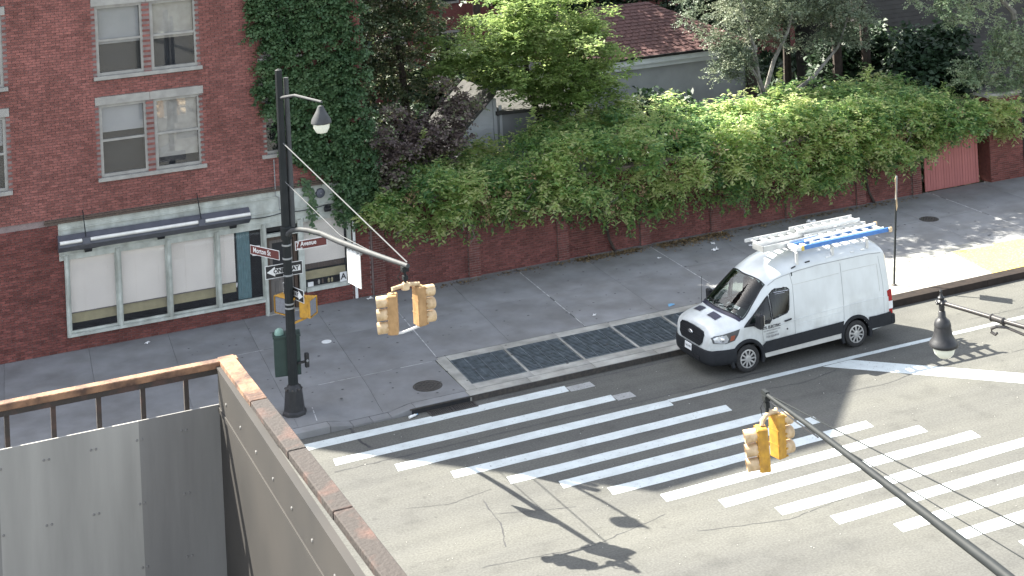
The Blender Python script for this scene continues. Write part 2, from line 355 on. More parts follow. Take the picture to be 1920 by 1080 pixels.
# ------------------------------------------------------------------ mesh helpers
class MB:
    """collects boxes, tubes, lathes and sheets; build() links them as ONE mesh object"""
    def __init__(s): s.v = []; s.f = []; s.var = []
    def _add(s, vs_, fs_, var=0.0):
        o = len(s.v); s.v += [tuple(p) for p in vs_]
        s.f += [tuple(i+o for i in f) for f in fs_]; s.var += [var]*len(fs_)
        return s
    def box(s, c, d, rot=None, var=0.0, taper=1.0):
        x, y, z = d[0]/2, d[1]/2, d[2]/2
        ps = [(-x, -y, -z), (x, -y, -z), (x, y, -z), (-x, y, -z), (-x*taper, -y*taper, z), (x*taper, -y*taper, z), (x*taper, y*taper, z), (-x*taper, y*taper, z)]
        c = Vector(c)
        if rot is not None:
            Rm = rot if isinstance(rot, Matrix) else Matrix.Rotation(rot, 3, 'Z')
            ps = [Rm @ Vector(p) for p in ps]
        ps = [Vector(p)+c for p in ps]
        return s._add(ps, [(3, 2, 1, 0), (4, 5, 6, 7), (0, 1, 5, 4), (1, 2, 6, 5), (2, 3, 7, 6), (3, 0, 4, 7)], var)
    def bar(s, a, b, w, h, var=0.0):
        """rectangular bar from a to b, w wide sideways, h high"""
        a, b = Vector(a), Vector(b); d = b-a; n = d.normalized()
        up = Vector((0, 0, 1)) if abs(n.z) < 0.95 else Vector((0, 1, 0))
        sx = n.cross(up).normalized(); uz = sx.cross(n)
        Rm = Matrix((n, sx, uz)).transposed()
        return s.box((a+b)/2, (d.length, w, h), Rm, var)
    def tube(s, pts, r, seg=8, cap=True):
        pts = [Vector(p) for p in pts]; n = len(pts)
        rs = r if isinstance(r, (list, tuple)) else [r]*n
        vs_ = []; fs_ = []
        for i, p in enumerate(pts):
            t = (pts[min(i+1, n-1)]-pts[max(i-1, 0)]).normalized()
            up = Vector((0, 0, 1)) if abs(t.z) < 0.9 else Vector((1, 0, 0))
            a = t.cross(up).normalized(); b = t.cross(a)
            for k in range(seg):
                an = 2*math.pi*k/seg
                vs_.append(p+(a*math.cos(an)+b*math.sin(an))*rs[i])
        for i in range(n-1):
            for k in range(seg):
                k2 = (k+1) % seg
                fs_.append((i*seg+k, (i+1)*seg+k, (i+1)*seg+k2, i*seg+k2))
        if cap:
            fs_.append(tuple(range(seg))); fs_.append(tuple((n-1)*seg+k for k in reversed(range(seg))))
        return s._add(vs_, fs_)
    def lathe(s, prof, c=(0, 0, 0), seg=20, axis=None, ang=2*math.pi, caps=True):
        """prof: (radius, height) pairs round the z axis (or round axis)"""
        Rm = Matrix.Identity(3) if axis is None else Vector((0, 0, 1)).rotation_difference(Vector(axis).normalized()).to_matrix()
        c = Vector(c); vs_ = []; fs_ = []; n = len(prof); full = abs(ang-2*math.pi) < 1e-6
        ns = seg if full else seg+1
        for r, h in prof:
            for k in range(ns):
                an = ang*k/seg
                vs_.append(c+Rm @ Vector((r*math.cos(an), r*math.sin(an), h)))
        for i in range(n-1):
            for k in range(seg):
                k2 = (k+1) % ns if full else k+1
                fs_.append((i*ns+k, i*ns+k2, (i+1)*ns+k2, (i+1)*ns+k))
        if full and caps:
            if prof[0][0] > 1e-5: fs_.append(tuple(reversed(range(ns))))
            if prof[-1][0] > 1e-5: fs_.append(tuple((n-1)*ns+k for k in range(ns)))
        return s._add(vs_, fs_)
    def prism(s, poly, d, c=(0, 0, 0), rot=None):
        """poly in the local x,z plane, extruded by d along local y (centred)"""
        n = len(poly); c = Vector(c)
        Rm = Matrix.Identity(3) if rot is None else (rot if isinstance(rot, Matrix) else Matrix.Rotation(rot, 3, 'Z'))
        vs_ = [c+Rm @ Vector((x, -d/2, z)) for x, z in poly]+[c+Rm @ Vector((x, d/2, z)) for x, z in poly]
        fs_ = [tuple(range(n)), tuple(reversed(range(n, 2*n)))]
        for i in range(n):
            j = (i+1) % n; fs_.append((j, i, n+i, n+j))
        return s._add(vs_, fs_)
    def sheet(s, poly, z, th):
        """flat polygon in x,y with thickness th, top at z"""
        n = len(poly)
        vs_ = [(x, y, z) for x, y in poly]+[(x, y, z-th) for x, y in poly]
        fs_ = [tuple(range(n)), tuple(reversed(range(n, 2*n)))]
        for i in range(n):
            j = (i+1) % n; fs_.append((i, n+i, n+j, j))
        return s._add(vs_, fs_)
    def build(s, name, m, parent=None, smooth=False, kind=None, loc=None, bevel=0.0, usevar=False, angle=40):
        me = bpy.data.meshes.new(name)
        me.from_pydata([tuple(p) for p in s.v], [], s.f)
        bm = bmesh.new(); bm.from_mesh(me)
        bmesh.ops.recalc_face_normals(bm, faces=bm.faces[:])
        if bevel:
            bmesh.ops.bevel(bm, geom=bm.edges[:], offset=bevel, segments=1, affect='EDGES')
        bm.to_mesh(me); bm.free()
        if usevar and len(s.var) == len(me.polygons):
            at = me.attributes.new('var', 'FLOAT', 'FACE'); at.data.foreach_set('value', s.var)
        me.materials.append(MT[m])
        if smooth:
            me.shade_smooth()
            me.set_sharp_from_angle(angle=R(angle))
        o = bpy.data.objects.new(name, me); COL.objects.link(o)
        if loc is not None: o.location = loc
        if parent is not None: o.parent = parent
        if kind: o['kind'] = kind
        return o

def meshobj(name, me, m=None, parent=None, loc=None, kind=None):
    if m and not me.materials: me.materials.append(MT[m])
    o = bpy.data.objects.new(name, me); COL.objects.link(o)
    if loc is not None: o.location = loc
    if parent is not None: o.parent = parent
    if kind: o['kind'] = kind
    return o

def tag(o, label, cat, group=None):
    o['label'] = label; o['category'] = cat
    if group: o['group'] = group
    return o

def thing(name, label, cat, loc=(0, 0, 0), rz=0.0, group=None):
    o = bpy.data.objects.new(name, None); COL.objects.link(o)
    o.empty_display_size = 0.3
    o.location = loc; o.rotation_euler = (0, 0, rz)
    return tag(o, label, cat, group)

def kids(o): return [c for c in COL.objects if c.parent == o]

def copy_tree(o, parent=None):
    c = o.copy(); COL.objects.link(c)
    if parent is not None: c.parent = parent
    for ch in kids(o): copy_tree(ch, c)
    return c

def text_part(name, body, size, m, parent, loc, xdir, updir, depth=0.004, bold=0.0, align='CENTER', squeeze=1.0):
    """lettering as a mesh lying in the plane of xdir, updir"""
    cu = bpy.data.curves.new(name, 'FONT')
    cu.body = body; cu.size = size; cu.extrude = depth/2; cu.align_x = align; cu.align_y = 'CENTER'
    cu.offset = bold; cu.resolution_u = 3; cu.space_character = 1.02
    tmp = bpy.data.objects.new(name, cu); COL.objects.link(tmp)
    dg = bpy.context.evaluated_depsgraph_get()
    me = bpy.data.meshes.new_from_object(tmp.evaluated_get(dg))
    bpy.data.objects.remove(tmp)
    X = Vector(xdir).normalized(); U = Vector(updir).normalized(); N = X.cross(U)
    me.transform(Matrix.Scale(squeeze, 4, (1, 0, 0)))
    me.transform(Matrix((X, U, N)).transposed().to_4x4())
    me.name = name
    me.materials.clear(); me.materials.append(MT[m])
    o = bpy.data.objects.new(name, me); COL.objects.link(o)
    o.location = loc
    if parent is not None: o.parent = parent
    return o

def leaves(name, P, D, N, ln, wd, m, parent=None, kind='stuff', var=None, loc=None):
    """P base points, D growth directions, N approximate normals; one folded leaf-shaped quad each"""
    P = np.asarray(P, float); D = np.asarray(D, float); N = np.asarray(N, float)
    if loc is not None: P = P-np.array(loc)
    n = len(P)
    D = D/np.linalg.norm(D, axis=1)[:, None]
    S = np.cross(D, N); S /= (np.linalg.norm(S, axis=1)[:, None]+1e-9)
    Nn = np.cross(S, D)
    ln = np.broadcast_to(np.asarray(ln, float), (n,))[:, None]; wd = np.broadcast_to(np.asarray(wd, float), (n,))[:, None]
    V = np.empty((n, 4, 3))
    V[:, 0] = P
    V[:, 1] = P+D*ln*0.45-S*wd*0.5+Nn*wd*0.16
    V[:, 2] = P+D*ln-Nn*ln*0.12
    V[:, 3] = P+D*ln*0.45+S*wd*0.5+Nn*wd*0.16
    me = bpy.data.meshes.new(name)
    me.vertices.add(n*4); me.vertices.foreach_set('co', V.reshape(-1))
    me.loops.add(n*4); me.loops.foreach_set('vertex_index', np.arange(n*4, dtype=np.int32))
    me.polygons.add(n); me.polygons.foreach_set('loop_start', np.arange(0, n*4, 4, dtype=np.int32))
    me.update(calc_edges=True)
    at = me.attributes.new('var', 'FLOAT', 'FACE')
    at.data.foreach_set('value', (rng.random(n) if var is None else np.clip(var, 0, 1)).astype(np.float32))
    me.materials.append(MT[m])
    o = meshobj(name, me, parent=parent)
    if loc is not None and parent is None: o.location = loc
    if kind: o['kind'] = kind
    return o

def unit(n):
    a = rng.normal(size=(n, 3)); return a/np.linalg.norm(a, axis=1)[:, None]

def sprays(centres, radii, per, nleaf, slen, droop, up=0.3, front=None, lev=0.0):
    """drooping leafy sprigs growing out of lumps: returns leaf base, direction, normal, clump tone"""
    P = []; D = []; N = []; T = []
    for (c, r) in zip(centres, radii):
        c = np.asarray(c, float); r = np.asarray(r, float)
        k = per
        d = unit(k); d[:, 2] = np.abs(d[:, 2])*0.8-0.25+up*0.3
        if front is not None: d += np.asarray(front)*0.6
        d /= np.linalg.norm(d, axis=1)[:, None]
        base = c+d*r*rng.uniform(0.45, 1.0, (k, 1))
        g = d+rng.normal(size=(k, 3))*0.45; g[:, 2] += up-0.2
        g /= np.linalg.norm(g, axis=1)[:, None]
        tone = rng.random()
        L = slen*rng.uniform(0.6, 1.3, (k, 1))
        for j in range(nleaf):
            t = (j+0.5)/nleaf
            p = base+g*L*t+np.array([0, 0, -droop])*L*t*t
            tg = g+np.array([0, 0, -2*droop*t])
            side = np.cross(tg, np.array([0, 0, 1.0])+rng.normal(size=(k, 3))*0.25)
            side /= np.linalg.norm(side, axis=1)[:, None]+1e-9
            sg = 1 if j % 2 else -1
            dd = side*sg*0.9+tg*0.45+rng.normal(size=(k, 3))*0.28
            nn = np.cross(tg, side)*1.0; nn[nn[:, 2] < 0] *= -1
            nn += rng.normal(size=(k, 3))*0.35+d*0.3
            if lev:
                nl = np.linalg.norm(nn, axis=1)[:, None]+1e-9
                nn = nn/nl*(1-lev)+np.array([0, 0, 1.0])*lev; dd = dd*np.array([1, 1, 1-0.6*lev])
            P.append(p); D.append(dd); N.append(nn)
            T.append(np.clip(0.55*tone+0.45*rng.random(k)+rng.normal(size=k)*0.08, 0, 1))
    return np.concatenate(P), np.concatenate(D), np.concatenate(N), np.concatenate(T)

# ------------------------------------------------------------------ ground, road, sidewalk
def structure(o): o['kind'] = 'structure'; return o
b = MB(); b.sheet([(-300, -300), (400, -300), (400, 500), (-300, 500)], -0.30, 0.2)
structure(b.build('ground', 'garden'))
b = MB(); b.sheet([(-80, -60), (140, -60), (140, -0.12), (-80, -0.12)], 0.0, 0.25)
road = structure(b.build('road', 'asphalt'))
b = MB(); b.sheet([(-80, 8.52), (140, 8.52), (140, 120), (-80, 120)], 0.10, 0.35)
structure(b.build('garden_ground', 'garden'))

# road markings, each a thin sheet on the asphalt
def stripe(x0, x1, y, w, m='paint', name='crosswalk_stripe', skew=0.0):
    b = MB(); h = w/2; e = lambda: random.uniform(-0.012, 0.012)
    n = max(2, int((x1-x0)/0.6)); top = []; bot = []
    for i in range(n+1):
        x = x0+(x1-x0)*i/n
        top.append((x+skew*h*(i in (0, n)), y+h+e())); bot.append((x-skew*h*(i in (0, n)), y-h+e()))
    b.sheet(bot+top[::-1], 0.004, 0.003)
    return b.build(name, m, road)
SY = [-0.63, -1.72, -2.70, -3.66, -4.52, -5.26, -6.06, -6.87, -7.67, -8.52, -9.36, -10.22, -11.03, -11.9, -12.75]
SL = [-2.55, -2.14, -1.02, -0.07, 0.88, 1.76, 2.52, 3.32, 4.22, 5.02, 5.76, 6.62, 7.4, 8.2, 9.0]
SR = [4.12, 4.85, 5.88, 6.90, 7.60, 8.26, 9.13, 9.98, 10.78, 11.60, 12.4, 13.25, 14.1, 14.9, 15.7]
for i in range(15):
    stripe(SL[i], SR[i], SY[i], 0.35, skew=0.12)
stripe(4.135, 4.80, -0.70, 0.33, 'paint_old', 'worn_stripe_end')
stripe(4.865, 5.36, -1.77, 0.33, 'paint_old', 'worn_stripe_end')
stripe(7.61, 8.05, -4.50, 0.33, 'paint_old', 'worn_stripe_end')
stripe(5.90, 60, -2.60, 0.17, name='lane_line')
b = MB(); b.sheet([(10.25, -2.715), (11.1, -2.70), (17.1, -8.55), (16.3, -8.7), (10.9, -3.35)], 0.004, 0.003)
b.build('turn_lane_band', 'paint', road)
# tar seams and cracks
def crack(pts, w, name='road_crack'):
    b = MB(); pts = [Vector((x, y, 0)) for x, y in pts]; fine = []
    for a, c in zip(pts[:-1], pts[1:]):
        k = max(1, int((c-a).length/0.12))
        for i in range(k):
            q = a.lerp(c, i/k); fine.append(q+Vector((random.uniform(-.02, .02), random.uniform(-.02, .02), 0)))
    fine.append(pts[-1]); l = []; r_ = []
    for i, p in enumerate(fine):
        t = (fine[min(i+1, len(fine)-1)]-fine[max(i-1, 0)]).normalized(); s_ = Vector((-t.y, t.x, 0))
        ww = w*random.uniform(0.4, 1.2)/2
        l.append(p+s_*ww); r_.append(p-s_*ww)
    vs_ = [(p.x, p.y, 0.0025) for p in l]+[(p.x, p.y, 0.0025) for p in r_]; n = len(l)
    b._add(vs_, [(i, i+1, n+i+1, n+i) for i in range(n-1)])
    return b.build(name, 'tar', road)
crack([(-2.3, -2.2), (-0.4, -2.22), (2.5, -2.2), (5.5, -2.28), (9, -2.2)], 0.045, 'tar_seam')
crack([(0.05, -5.1), (0.0, -5.8), (-0.05, -6.3)], 0.03); crack([(0.0, -5.75), (0.7, -6.0), (1.6, -6.3)], 0.03)
crack([(-0.05, -6.3), (-0.3, -7.1)], 0.03); crack([(-1.5, -4.6), (-0.6, -4.9), (0.4, -4.7)], 0.02)
crack([(9.5, -4.3), (11, -4.4), (12.5, -4.1)], 0.025); crack([(8.2, -3.2), (9.4, -3.3), (10.4, -3.05)], 0.03)
crack([(-1.28, -0.1), (-1.3, -0.9), (-1.2, -1.4)], 0.10, 'tar_seam')
crack([(15.5, -2.0), (18, -2.05), (21, -1.9)], 0.02); crack([(14.8, -4.4), (17, -4.2)], 0.02); crack([(3.2, -8.4), (5, -8.9), (6.5, -8.7)], 0.02)
crack([(2.4, -0.32), (5, -0.36), (8, -0.33), (14, -0.33)], 0.05, 'tar_seam')
crack([(-1.0, -7.6), (1.2, -7.9), (3, -7.5)], 0.02)

# sidewalk: a bed, slabs with open joints, pale sealant in the expansion joints
b = MB()
b.sheet([(-60, 0.19), (1.75, 0.19), (1.75, 2.5), (-60, 2.5)], 0.03, 0.3); b.sheet([(-60, 2.5), (1.75, 2.5), (1.75, 8.5), (-60, 8.5)], 0.12, 0.4)
b.sheet([(1.75, 2.66), (14.2, 2.66), (14.2, 8.5), (1.75, 8.5)], 0.12, 0.4)
b.sheet([(1.75, -0.0), (14.2, -0.0), (14.2, 2.66), (1.75, 2.66)], -0.12, 0.16)
b.sheet([(14.2, -0.0), (140, -0.0), (140, 8.5), (14.2, 8.5)], 0.12, 0.4)
sidewalk = structure(b.build('sidewalk', 'joint'))
def dip(x, y):
    """how far the corner ramp sinks"""
    def ss(t): t = min(max(t, 0), 1); return t*t*(3-2*t)
    return .105*min(ss((x+1.75)/.55), ss((.35-x)/.6))*ss(1-(y-.1)/1.9)
XJ = [-13.0, -10.8, -8.6, -6.4, -4.25, -2.1, -0.02, 2.1, 4.2, 6.45, 8.75, 11.1, 13.4, 15.7, 18.0, 20.25, 22.5, 24.8, 27.1, 29.4, 31.7, 34.0]
YJ = [0.20, 2.50, 5.72, 8.485]
SEAL = {2.1, 6.45, 11.1, 22.5}
def sx(x, y): return x+0.075*(y-4.6)
g = 0.0035
for i in range(len(XJ)-1):
    xa, xb = XJ[i], XJ[i+1]
    ga = 0.018 if xa in SEAL else g; gb = 0.018 if xb in SEAL else g
    for j in range(3):
        y0, y1 = YJ[j]+g, YJ[j+1]-g
        if j == 0:
            if xa > 2 and xb < 20.5: continue
            if xa == -0.02: xq = 1.80
        pts = [(sx(xa, y0)+ga, y0), (sx(xb, y0)-gb, y0), (sx(xb, y1)-gb, y1), (sx(xa, y1)+ga, y1)]
        if j == 0 and xa == -0.02: pts[1] = (1.78, y0); pts[2] = (1.82, y1)
        if j == 0 and xa == 20.25: pts[0] = (20.2, y0); pts[3] = (20.12, y1)
        if j == 1 and 2 <= xa < 14: pts[0] = (pts[0][0], 2.68); pts[1] = (pts[1][0], 2.68)
        b = MB(); cx, cy = (pts[0][0]+pts[1][0])/2, (y0+y1)/2
        if j == 0 and -4.5 < xa < 2:
            A, B_, C2_, D2_ = [Vector((p[0]-cx, p[1]-cy, 0)) for p in pts]; K = 12; q = []
            for e in (0, -.11):
                for a in range(K+1):
                    for c_ in range(K+1):
                        p = A.lerp(B_, a/K).lerp(D2_.lerp(C2_, a/K), c_/K); q.append((p.x, p.y, e-dip(p.x+cx, p.y+cy)*(e == 0)))
            n_ = (K+1)*(K+1); F = []
            for a in range(K):
                for c_ in range(K):
                    i0 = a*(K+1)+c_; F.append((i0, i0+K+1, i0+K+2, i0+1))
            rim = [c_ for c_ in range(K+1)]+[a*(K+1)+K for a in range(1, K+1)]+[K*(K+1)+c_ for c_ in range(K-1, -1, -1)]+[a*(K+1) for a in range(K-1, 0, -1)]
            for i0, i1 in zip(rim, rim[1:]+rim[:1]): F.append((i0, i1, n_+i1, n_+i0))
            b._add(q, F)
        else:
            b.sheet([(p[0]-cx, p[1]-cy) for p in pts], 0.0, 0.03)
        b.build('slab', 'concrete', sidewalk, loc=(cx, cy, 0.15+random.uniform(-.002, .002)))
def seal(pts, w=0.03):
    b = MB(); n = 14
    (x0, y0), (x1, y1) = pts; t = Vector((x1-x0, y1-y0, 0)).normalized(); s_ = Vector((-t.y, t.x, 0))*w/2
    for i in range(n):
        if random.random() < 0.06: continue
        a = Vector((x0, y0, 0)).lerp(Vector((x1, y1, 0)), i/n); c = Vector((x0, y0, 0)).lerp(Vector((x1, y1, 0)), (i+1)/n)
        b.sheet([tuple((a-s_)[:2]), tuple((c-s_)[:2]), tuple((c+s_)[:2]), tuple((a+s_)[:2])], 0.1505, 0.02)
    b.build('joint_sealant', 'sealant', sidewalk)
for x in (2.1, 6.45, 11.1, 22.5):
    seal([(sx(x, 2.72), 2.72), (sx(x, 8.2), 8.2)])
seal([(-1.3, 2.5), (1.75, 2.5)], 0.022); seal([(-4.6, 5.72), (-1.9, 5.72)], 0.02)
seal([(-1.95, 0.3), (-1.82, 1.2)], 0.025)

# kerb stones along the road, lowered at the ramp by the corner
kerb = structure(MB().sheet([(-60, -0.10), (140, -0.10), (140, 0.19), (-60, 0.19)], -0.02, 0.2).build('curb', 'pale_concrete'))
kx = [-9, -7.2, -5.4, -3.9, -2.6, -1.75, -1.2, -0.72, -0.25, 0.35, 1.75, 3.4, 5.2, 7.0, 8.8, 10.6, 12.4, 14.2, 16.0, 17.8, 19.6, 21.4, 23.2, 25, 26.8, 28.6, 30.4, 32.2, 34]
def kh(x): return 0.06 if -1.2 < x < 0.0 else 0.15
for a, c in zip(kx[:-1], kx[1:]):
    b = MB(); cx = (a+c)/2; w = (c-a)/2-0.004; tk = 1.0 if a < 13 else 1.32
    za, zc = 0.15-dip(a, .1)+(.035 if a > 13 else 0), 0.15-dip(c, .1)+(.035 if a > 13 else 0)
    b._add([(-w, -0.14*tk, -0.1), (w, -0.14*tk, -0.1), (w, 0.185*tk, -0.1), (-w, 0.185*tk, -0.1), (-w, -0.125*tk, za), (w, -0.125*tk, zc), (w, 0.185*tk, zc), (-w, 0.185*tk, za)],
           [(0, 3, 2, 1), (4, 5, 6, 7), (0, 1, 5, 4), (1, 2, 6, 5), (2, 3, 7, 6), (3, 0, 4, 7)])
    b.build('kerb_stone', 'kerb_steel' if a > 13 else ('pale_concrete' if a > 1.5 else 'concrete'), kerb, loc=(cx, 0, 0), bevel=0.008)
b = MB()
b.box((6.9, -0.148, 0.045), (10.2, 0.008, 0.19))
b.build('kerb_steel_face', 'iron', kerb)

# pale concrete surround of the ventilation grates and the sunlit vault pad
def pad(pts, m, name='concrete_panel', z=0.15, th=0.06):
    b = MB(); cx = sum(p[0] for p in pts)/len(pts); cy = sum(p[1] for p in pts)/len(pts)
    b.sheet([(p[0]-cx, p[1]-cy) for p in pts], 0.0, th); return b.build(name, m, sidewalk, loc=(cx, cy, z))
GX = [2.13+1.585*k for k in range(8)]
pad([(1.80, 0.20), (2.06, 0.20), (2.16, 2.66), (1.86, 2.66)], 'pale_concrete', th=0.25)
for k in range(8):
    x0, x1 = (2.17 if k == 0 else GX[k]+0.02), (GX[k+1]+0.015 if k < 7 else 14.18)
    pad([(x0, 2.30), (x1, 2.30), (x1, 2.66), (x0, 2.66)], 'pale_concrete', th=0.25)
    pad([(x0-0.1, 0.20), (x1-0.1, 0.20), (x1-0.1, 0.52), (x0-0.1, 0.52)], 'pale_concrete', th=0.25)
for k in range(1, 8):
    pad([(GX[k]-0.13, 0.525), (GX[k]-0.06, 0.525), (GX[k]+0.04, 2.295), (GX[k]-0.03, 2.295)], 'pale_concrete', th=0.25)
pad([(GX[7]+0.05, 0.525), (14.1, 0.525), (14.18, 2.295), (GX[7]+0.15, 2.295)], 'pale_concrete', th=0.25)
for x0, x1 in ((14.2, 15.6), (15.61, 17.0), (17.01, 18.5), (18.51, 20.1)):
    pad([(x0, 0.20), (x1, 0.20), (x1, 2.66), (x0, 2.66)], 'pale_concrete')
for x0, x1 in ((14.2, 17.2), (17.21, 20.1)):
    pad([(x0, 2.67), (x1, 2.67), (x1, 3.0), (x0, 3.0)], 'pale_concrete', z=0.154)
for x0, x1 in ((18.9, 20.4), (20.42, 22.2), (22.22, 24.0)):
    pad([(x0-(0.5 if x0 == 18.9 else 0), 0.22), (x1, 0.22), (x1, 2.4), (x0-(0.1 if x0 == 18.9 else 0), 2.55)], 'yellow_paint', 'yellow_panel', z=0.1545, th=0.01)
pad([(24.02, 0.22), (27, 0.22), (27, 2.0), (24.02, 2.3)], 'yellow_paint', 'yellow_panel', z=0.1545, th=0.01)

# seven ventilation gratings
ORD = ['nearest the corner', 'second from the corner', 'third from the corner', 'fourth from the corner, partly behind the van front', 'fifth from the corner, behind the van front wheel', 'sixth from the corner, hidden behind the van', 'seventh from the corner, hidden behind the van']
def grating(k):
    x0 = GX[k]+(0.05 if k == 0 else 0.045); W_, D_ = 1.585-0.085, 1.765
    if k == 0: W_ -= 0.0
    t = thing('ventilation_grate', 'dark steel sidewalk ventilation grate, '+ORD[k], 'sidewalk grate', (x0, 0.527, 0.15), 0, 'subway ventilation grates')
    sk = 0.055
    def px(x, y): return x-0.10+sk*y
    b = MB()
    for x in (0.0, W_-0.025):
        b.bar((px(x, 0), 0, -0.02), (px(x, D_), D_, -0.02), 0.025, 0.04)
    b.bar((px(0, 0)+.012, 0.0125, -0.02), (px(W_-.025, 0)-.012, 0.0125, -0.02), 0.025, 0.04); b.bar((px(0, D_)+.012, D_-0.0125, -0.02), (px(W_-.025, D_)-.012, D_-0.0125, -0.02), 0.025, 0.04)
    b.build('frame', 'grate', t)
    for q in range(1, 4):
        x = W_*q/4-0.012
        b = MB(); b.bar((px(x, .03), .03, -0.018), (px(x, D_-.03), D_-.03, -0.018), 0.022, 0.04); b.build('divider', 'grate', t)
    b = MB(); n = 18 if k else 22
    for i in range(n):
        y = 0.03+(D_-0.06)*(i+0.5)/n
        b.bar((px(0.02, y), y, -0.022), (px(W_-0.03, y), y, -0.022), 0.034 if k else 0.028, 0.035)
    if k == 0:
        for i in range(1, 22):
            x = W_*i/22; b.bar((px(x, .03), .03, -0.03), (px(x, D_-.03), D_-.03, -0.03), 0.014, 0.02)
    b.build('bars', 'grate', t, kind='stuff')
for k in range(7): grating(k)

# iron covers
def cover(x, y, r, z, label):
    t = thing('manhole_cover', label, 'manhole cover', (x, y, z))
    b = MB(); b.lathe([(r, -0.02), (r, 0.004), (r-0.035, 0.004), (r-0.035, -0.02)], seg=32); b.build('rim', 'iron', t, smooth=True)
    b = MB(); b.lathe([(r-0.042, -0.02), (r-0.042, 0.002), (0, 0.002)], seg=32)
    b.build('lid', 'iron', t)
    b = MB()
    for i in range(-4, 5):
        for j in range(-4, 5):
            if (i*i+j*j) < 17 and (i+j) % 2 == 0: b.box((i*r/5.2, j*r/5.2, 0.006), (r/7.5, r/7.5, 0.008), 0.5)
    b.build('tread_knobs', 'iron', t)
    return t
cover(1.07, 0.98, 0.37, 0.151, 'round brown manhole cover in the sidewalk near the corner grate')
cover(20.6, 5.77, 0.32, 0.151, 'round black manhole cover on the shaded sidewalk behind the van')
t = thing('storm_drain', 'rusty storm drain grate in the gutter beside the crosswalk', 'drain grate', (1.22, -0.335, 0.003))
b = MB()
for y in (-0.155, 0.155): b.box((0, y, 0.008), (1.2, 0.04, 0.02))
for x in (-0.58, 0, 0.58): b.box((x, 0, 0.008), (0.045, 0.27, 0.02))
b.build('frame', 'iron', t)
b = MB()
for i in range(22):
    x = -0.54+1.08*(i+0.5)/22
    if abs(x) > 0.03: b.box((x, 0, 0.006), (0.022, 0.27, 0.014))
b.build('bars', 'iron', t, kind='stuff')
b = MB(); b.box((0, 0, -0.0005), (1.15, 0.30, 0.001)); b.build('pit', 'pit', t)  # thin dark sheet in place of the unlit shaft
t = thing('curb_inlet', 'dark curb inlet opening with a steel face above the storm drain', 'drain inlet', (1.0, -0.145, 0.0))
MB().box((0, -0.004, 0.055), (1.5, 0.008, 0.10)).build('opening', 'pit', t)  # flat plate, the shade of the hollow put into its colour
MB().box((0, -0.006, 0.125), (1.6, 0.014, 0.03)).build('steel_lip', 'iron', t)
o = MB().lathe([(0.135, 0), (0.135, 0.012), (0.115, 0.02), (0, 0.022)], seg=24).build('round_cap', 'white_enamel', loc=(-0.24, 5.39, 0.151), smooth=True)
tag(o, 'small round white disc lying flat on the grey sidewalk', 'disc')

# ------------------------------------------------------------------ brickwork
BW, BH, GJ = 0.200, 0.060, 0.0125
def brick_mesh(w, mname, d=0.03):
    b = MB(); b.box((0, 0, 0), (w, d, BH)); 
    me = bpy.data.meshes.new('brick'); me.from_pydata(b.v, [], b.f); me.materials.append(MT[mname]); return me
BM = {(w, mn): brick_mesh(w, mn) for w in (BW, BW/2-GJ/2) for mn in ('brick', 'brick_dark', 'brick_upper')}
def brick_field(rects, y, parent, off, single=0, mname='brick', skip=(), proud=0.012, phase=0.0, kindname='brickwork'):
    """courses of brick facing -y over x,z rectangles; the first `single` bricks are objects, the rest one part"""
    pos = []
    for (x0, x1, z0, z1) in rects:
        nz = int((z1-z0)/(BH+GJ))
        for j in range(nz):
            z = z0+(j+0.5)*(BH+GJ)
            x = x0+phase
            first = (BW/2-GJ/2) if j % 2 else BW
            w = first
            while x < x1-0.03:
                ww = min(w, x1-x)
                cx = x+ww/2
                if not any(a < cx < b_ and c < z < d_ for a, b_, c, d_ in skip): pos.append((cx, z, ww, x0))
                x += ww+GJ; w = BW
    k = 0; big = MB()
    for (cx, z, ww, _) in pos:
        yy_ = y-proud+0.015+random.uniform(-0.003, 0.003)
        key = (BW, mname) if abs(ww-BW) < 1e-6 else ((BW/2-GJ/2, mname) if abs(ww-BW/2+GJ/2) < 1e-6 else None)
        if k < single and key:
            o = bpy.data.objects.new('brick', BM[key]); COL.objects.link(o)
            o.location = (cx-off[0], yy_-off[1], z-off[2]); o.parent = parent; k += 1
        else:
            big.box((cx-off[0], yy_-off[1], z-off[2]), (ww, 0.03, BH), var=random.random())
    if big.v: big.build(kindname, mname, parent, kind='stuff', usevar=True)

# ------------------------------------------------------------------ corner building with the shop front
O = Vector((-5.0, 8.49, 0.12))
corner = thing('corner_building', 'red brick corner building with pale green shop front and drawn white blinds', 'building', O)
neg = -O
XR, XL, YB, HT = 2.08, -15.0, 13.4, 10.4
b = MB()
YW = 8.49
# mortar face in pieces round the openings
def face(b, x0, x1, z0, z1, y=YW+0.012, d=0.12): b.box(((x0+x1)/2, y+d/2, (z0+z1)/2), (x1-x0, d, z1-z0))
WINS = [(-5.55, -4.25, 4.75, 6.75), (-4.05, -2.75, 4.75, 6.75), (-5.55, -4.25, 7.55, 9.5), (-4.05, -2.75, 7.55, 9.5), (-0.95, 0.15, 4.75, 6.75), (-0.95, 0.15, 7.55, 9.5), (-9.3, -8.0, 4.75, 6.75), (-9.3, -8.0, 7.55, 9.5)]
def holes_faces(b, x0, x1, z0, z1, holes):
    zs_ = sorted({z0, z1, *[h[2] for h in holes], *[h[3] for h in holes]})
    for za, zb_ in zip(zs_[:-1], zs_[1:]):
        hs = sorted(h for h in holes if h[2] <= za+1e-6 and h[3] >= zb_-1e-6); x = x0
        for h in hs:
            if h[0] > x: face(b, x, h[0], za, zb_)
            x = h[1]
        if x < x1: face(b, x, x1, za, zb_)
holes_faces(b, XL, XR, 3.72, HT, WINS)
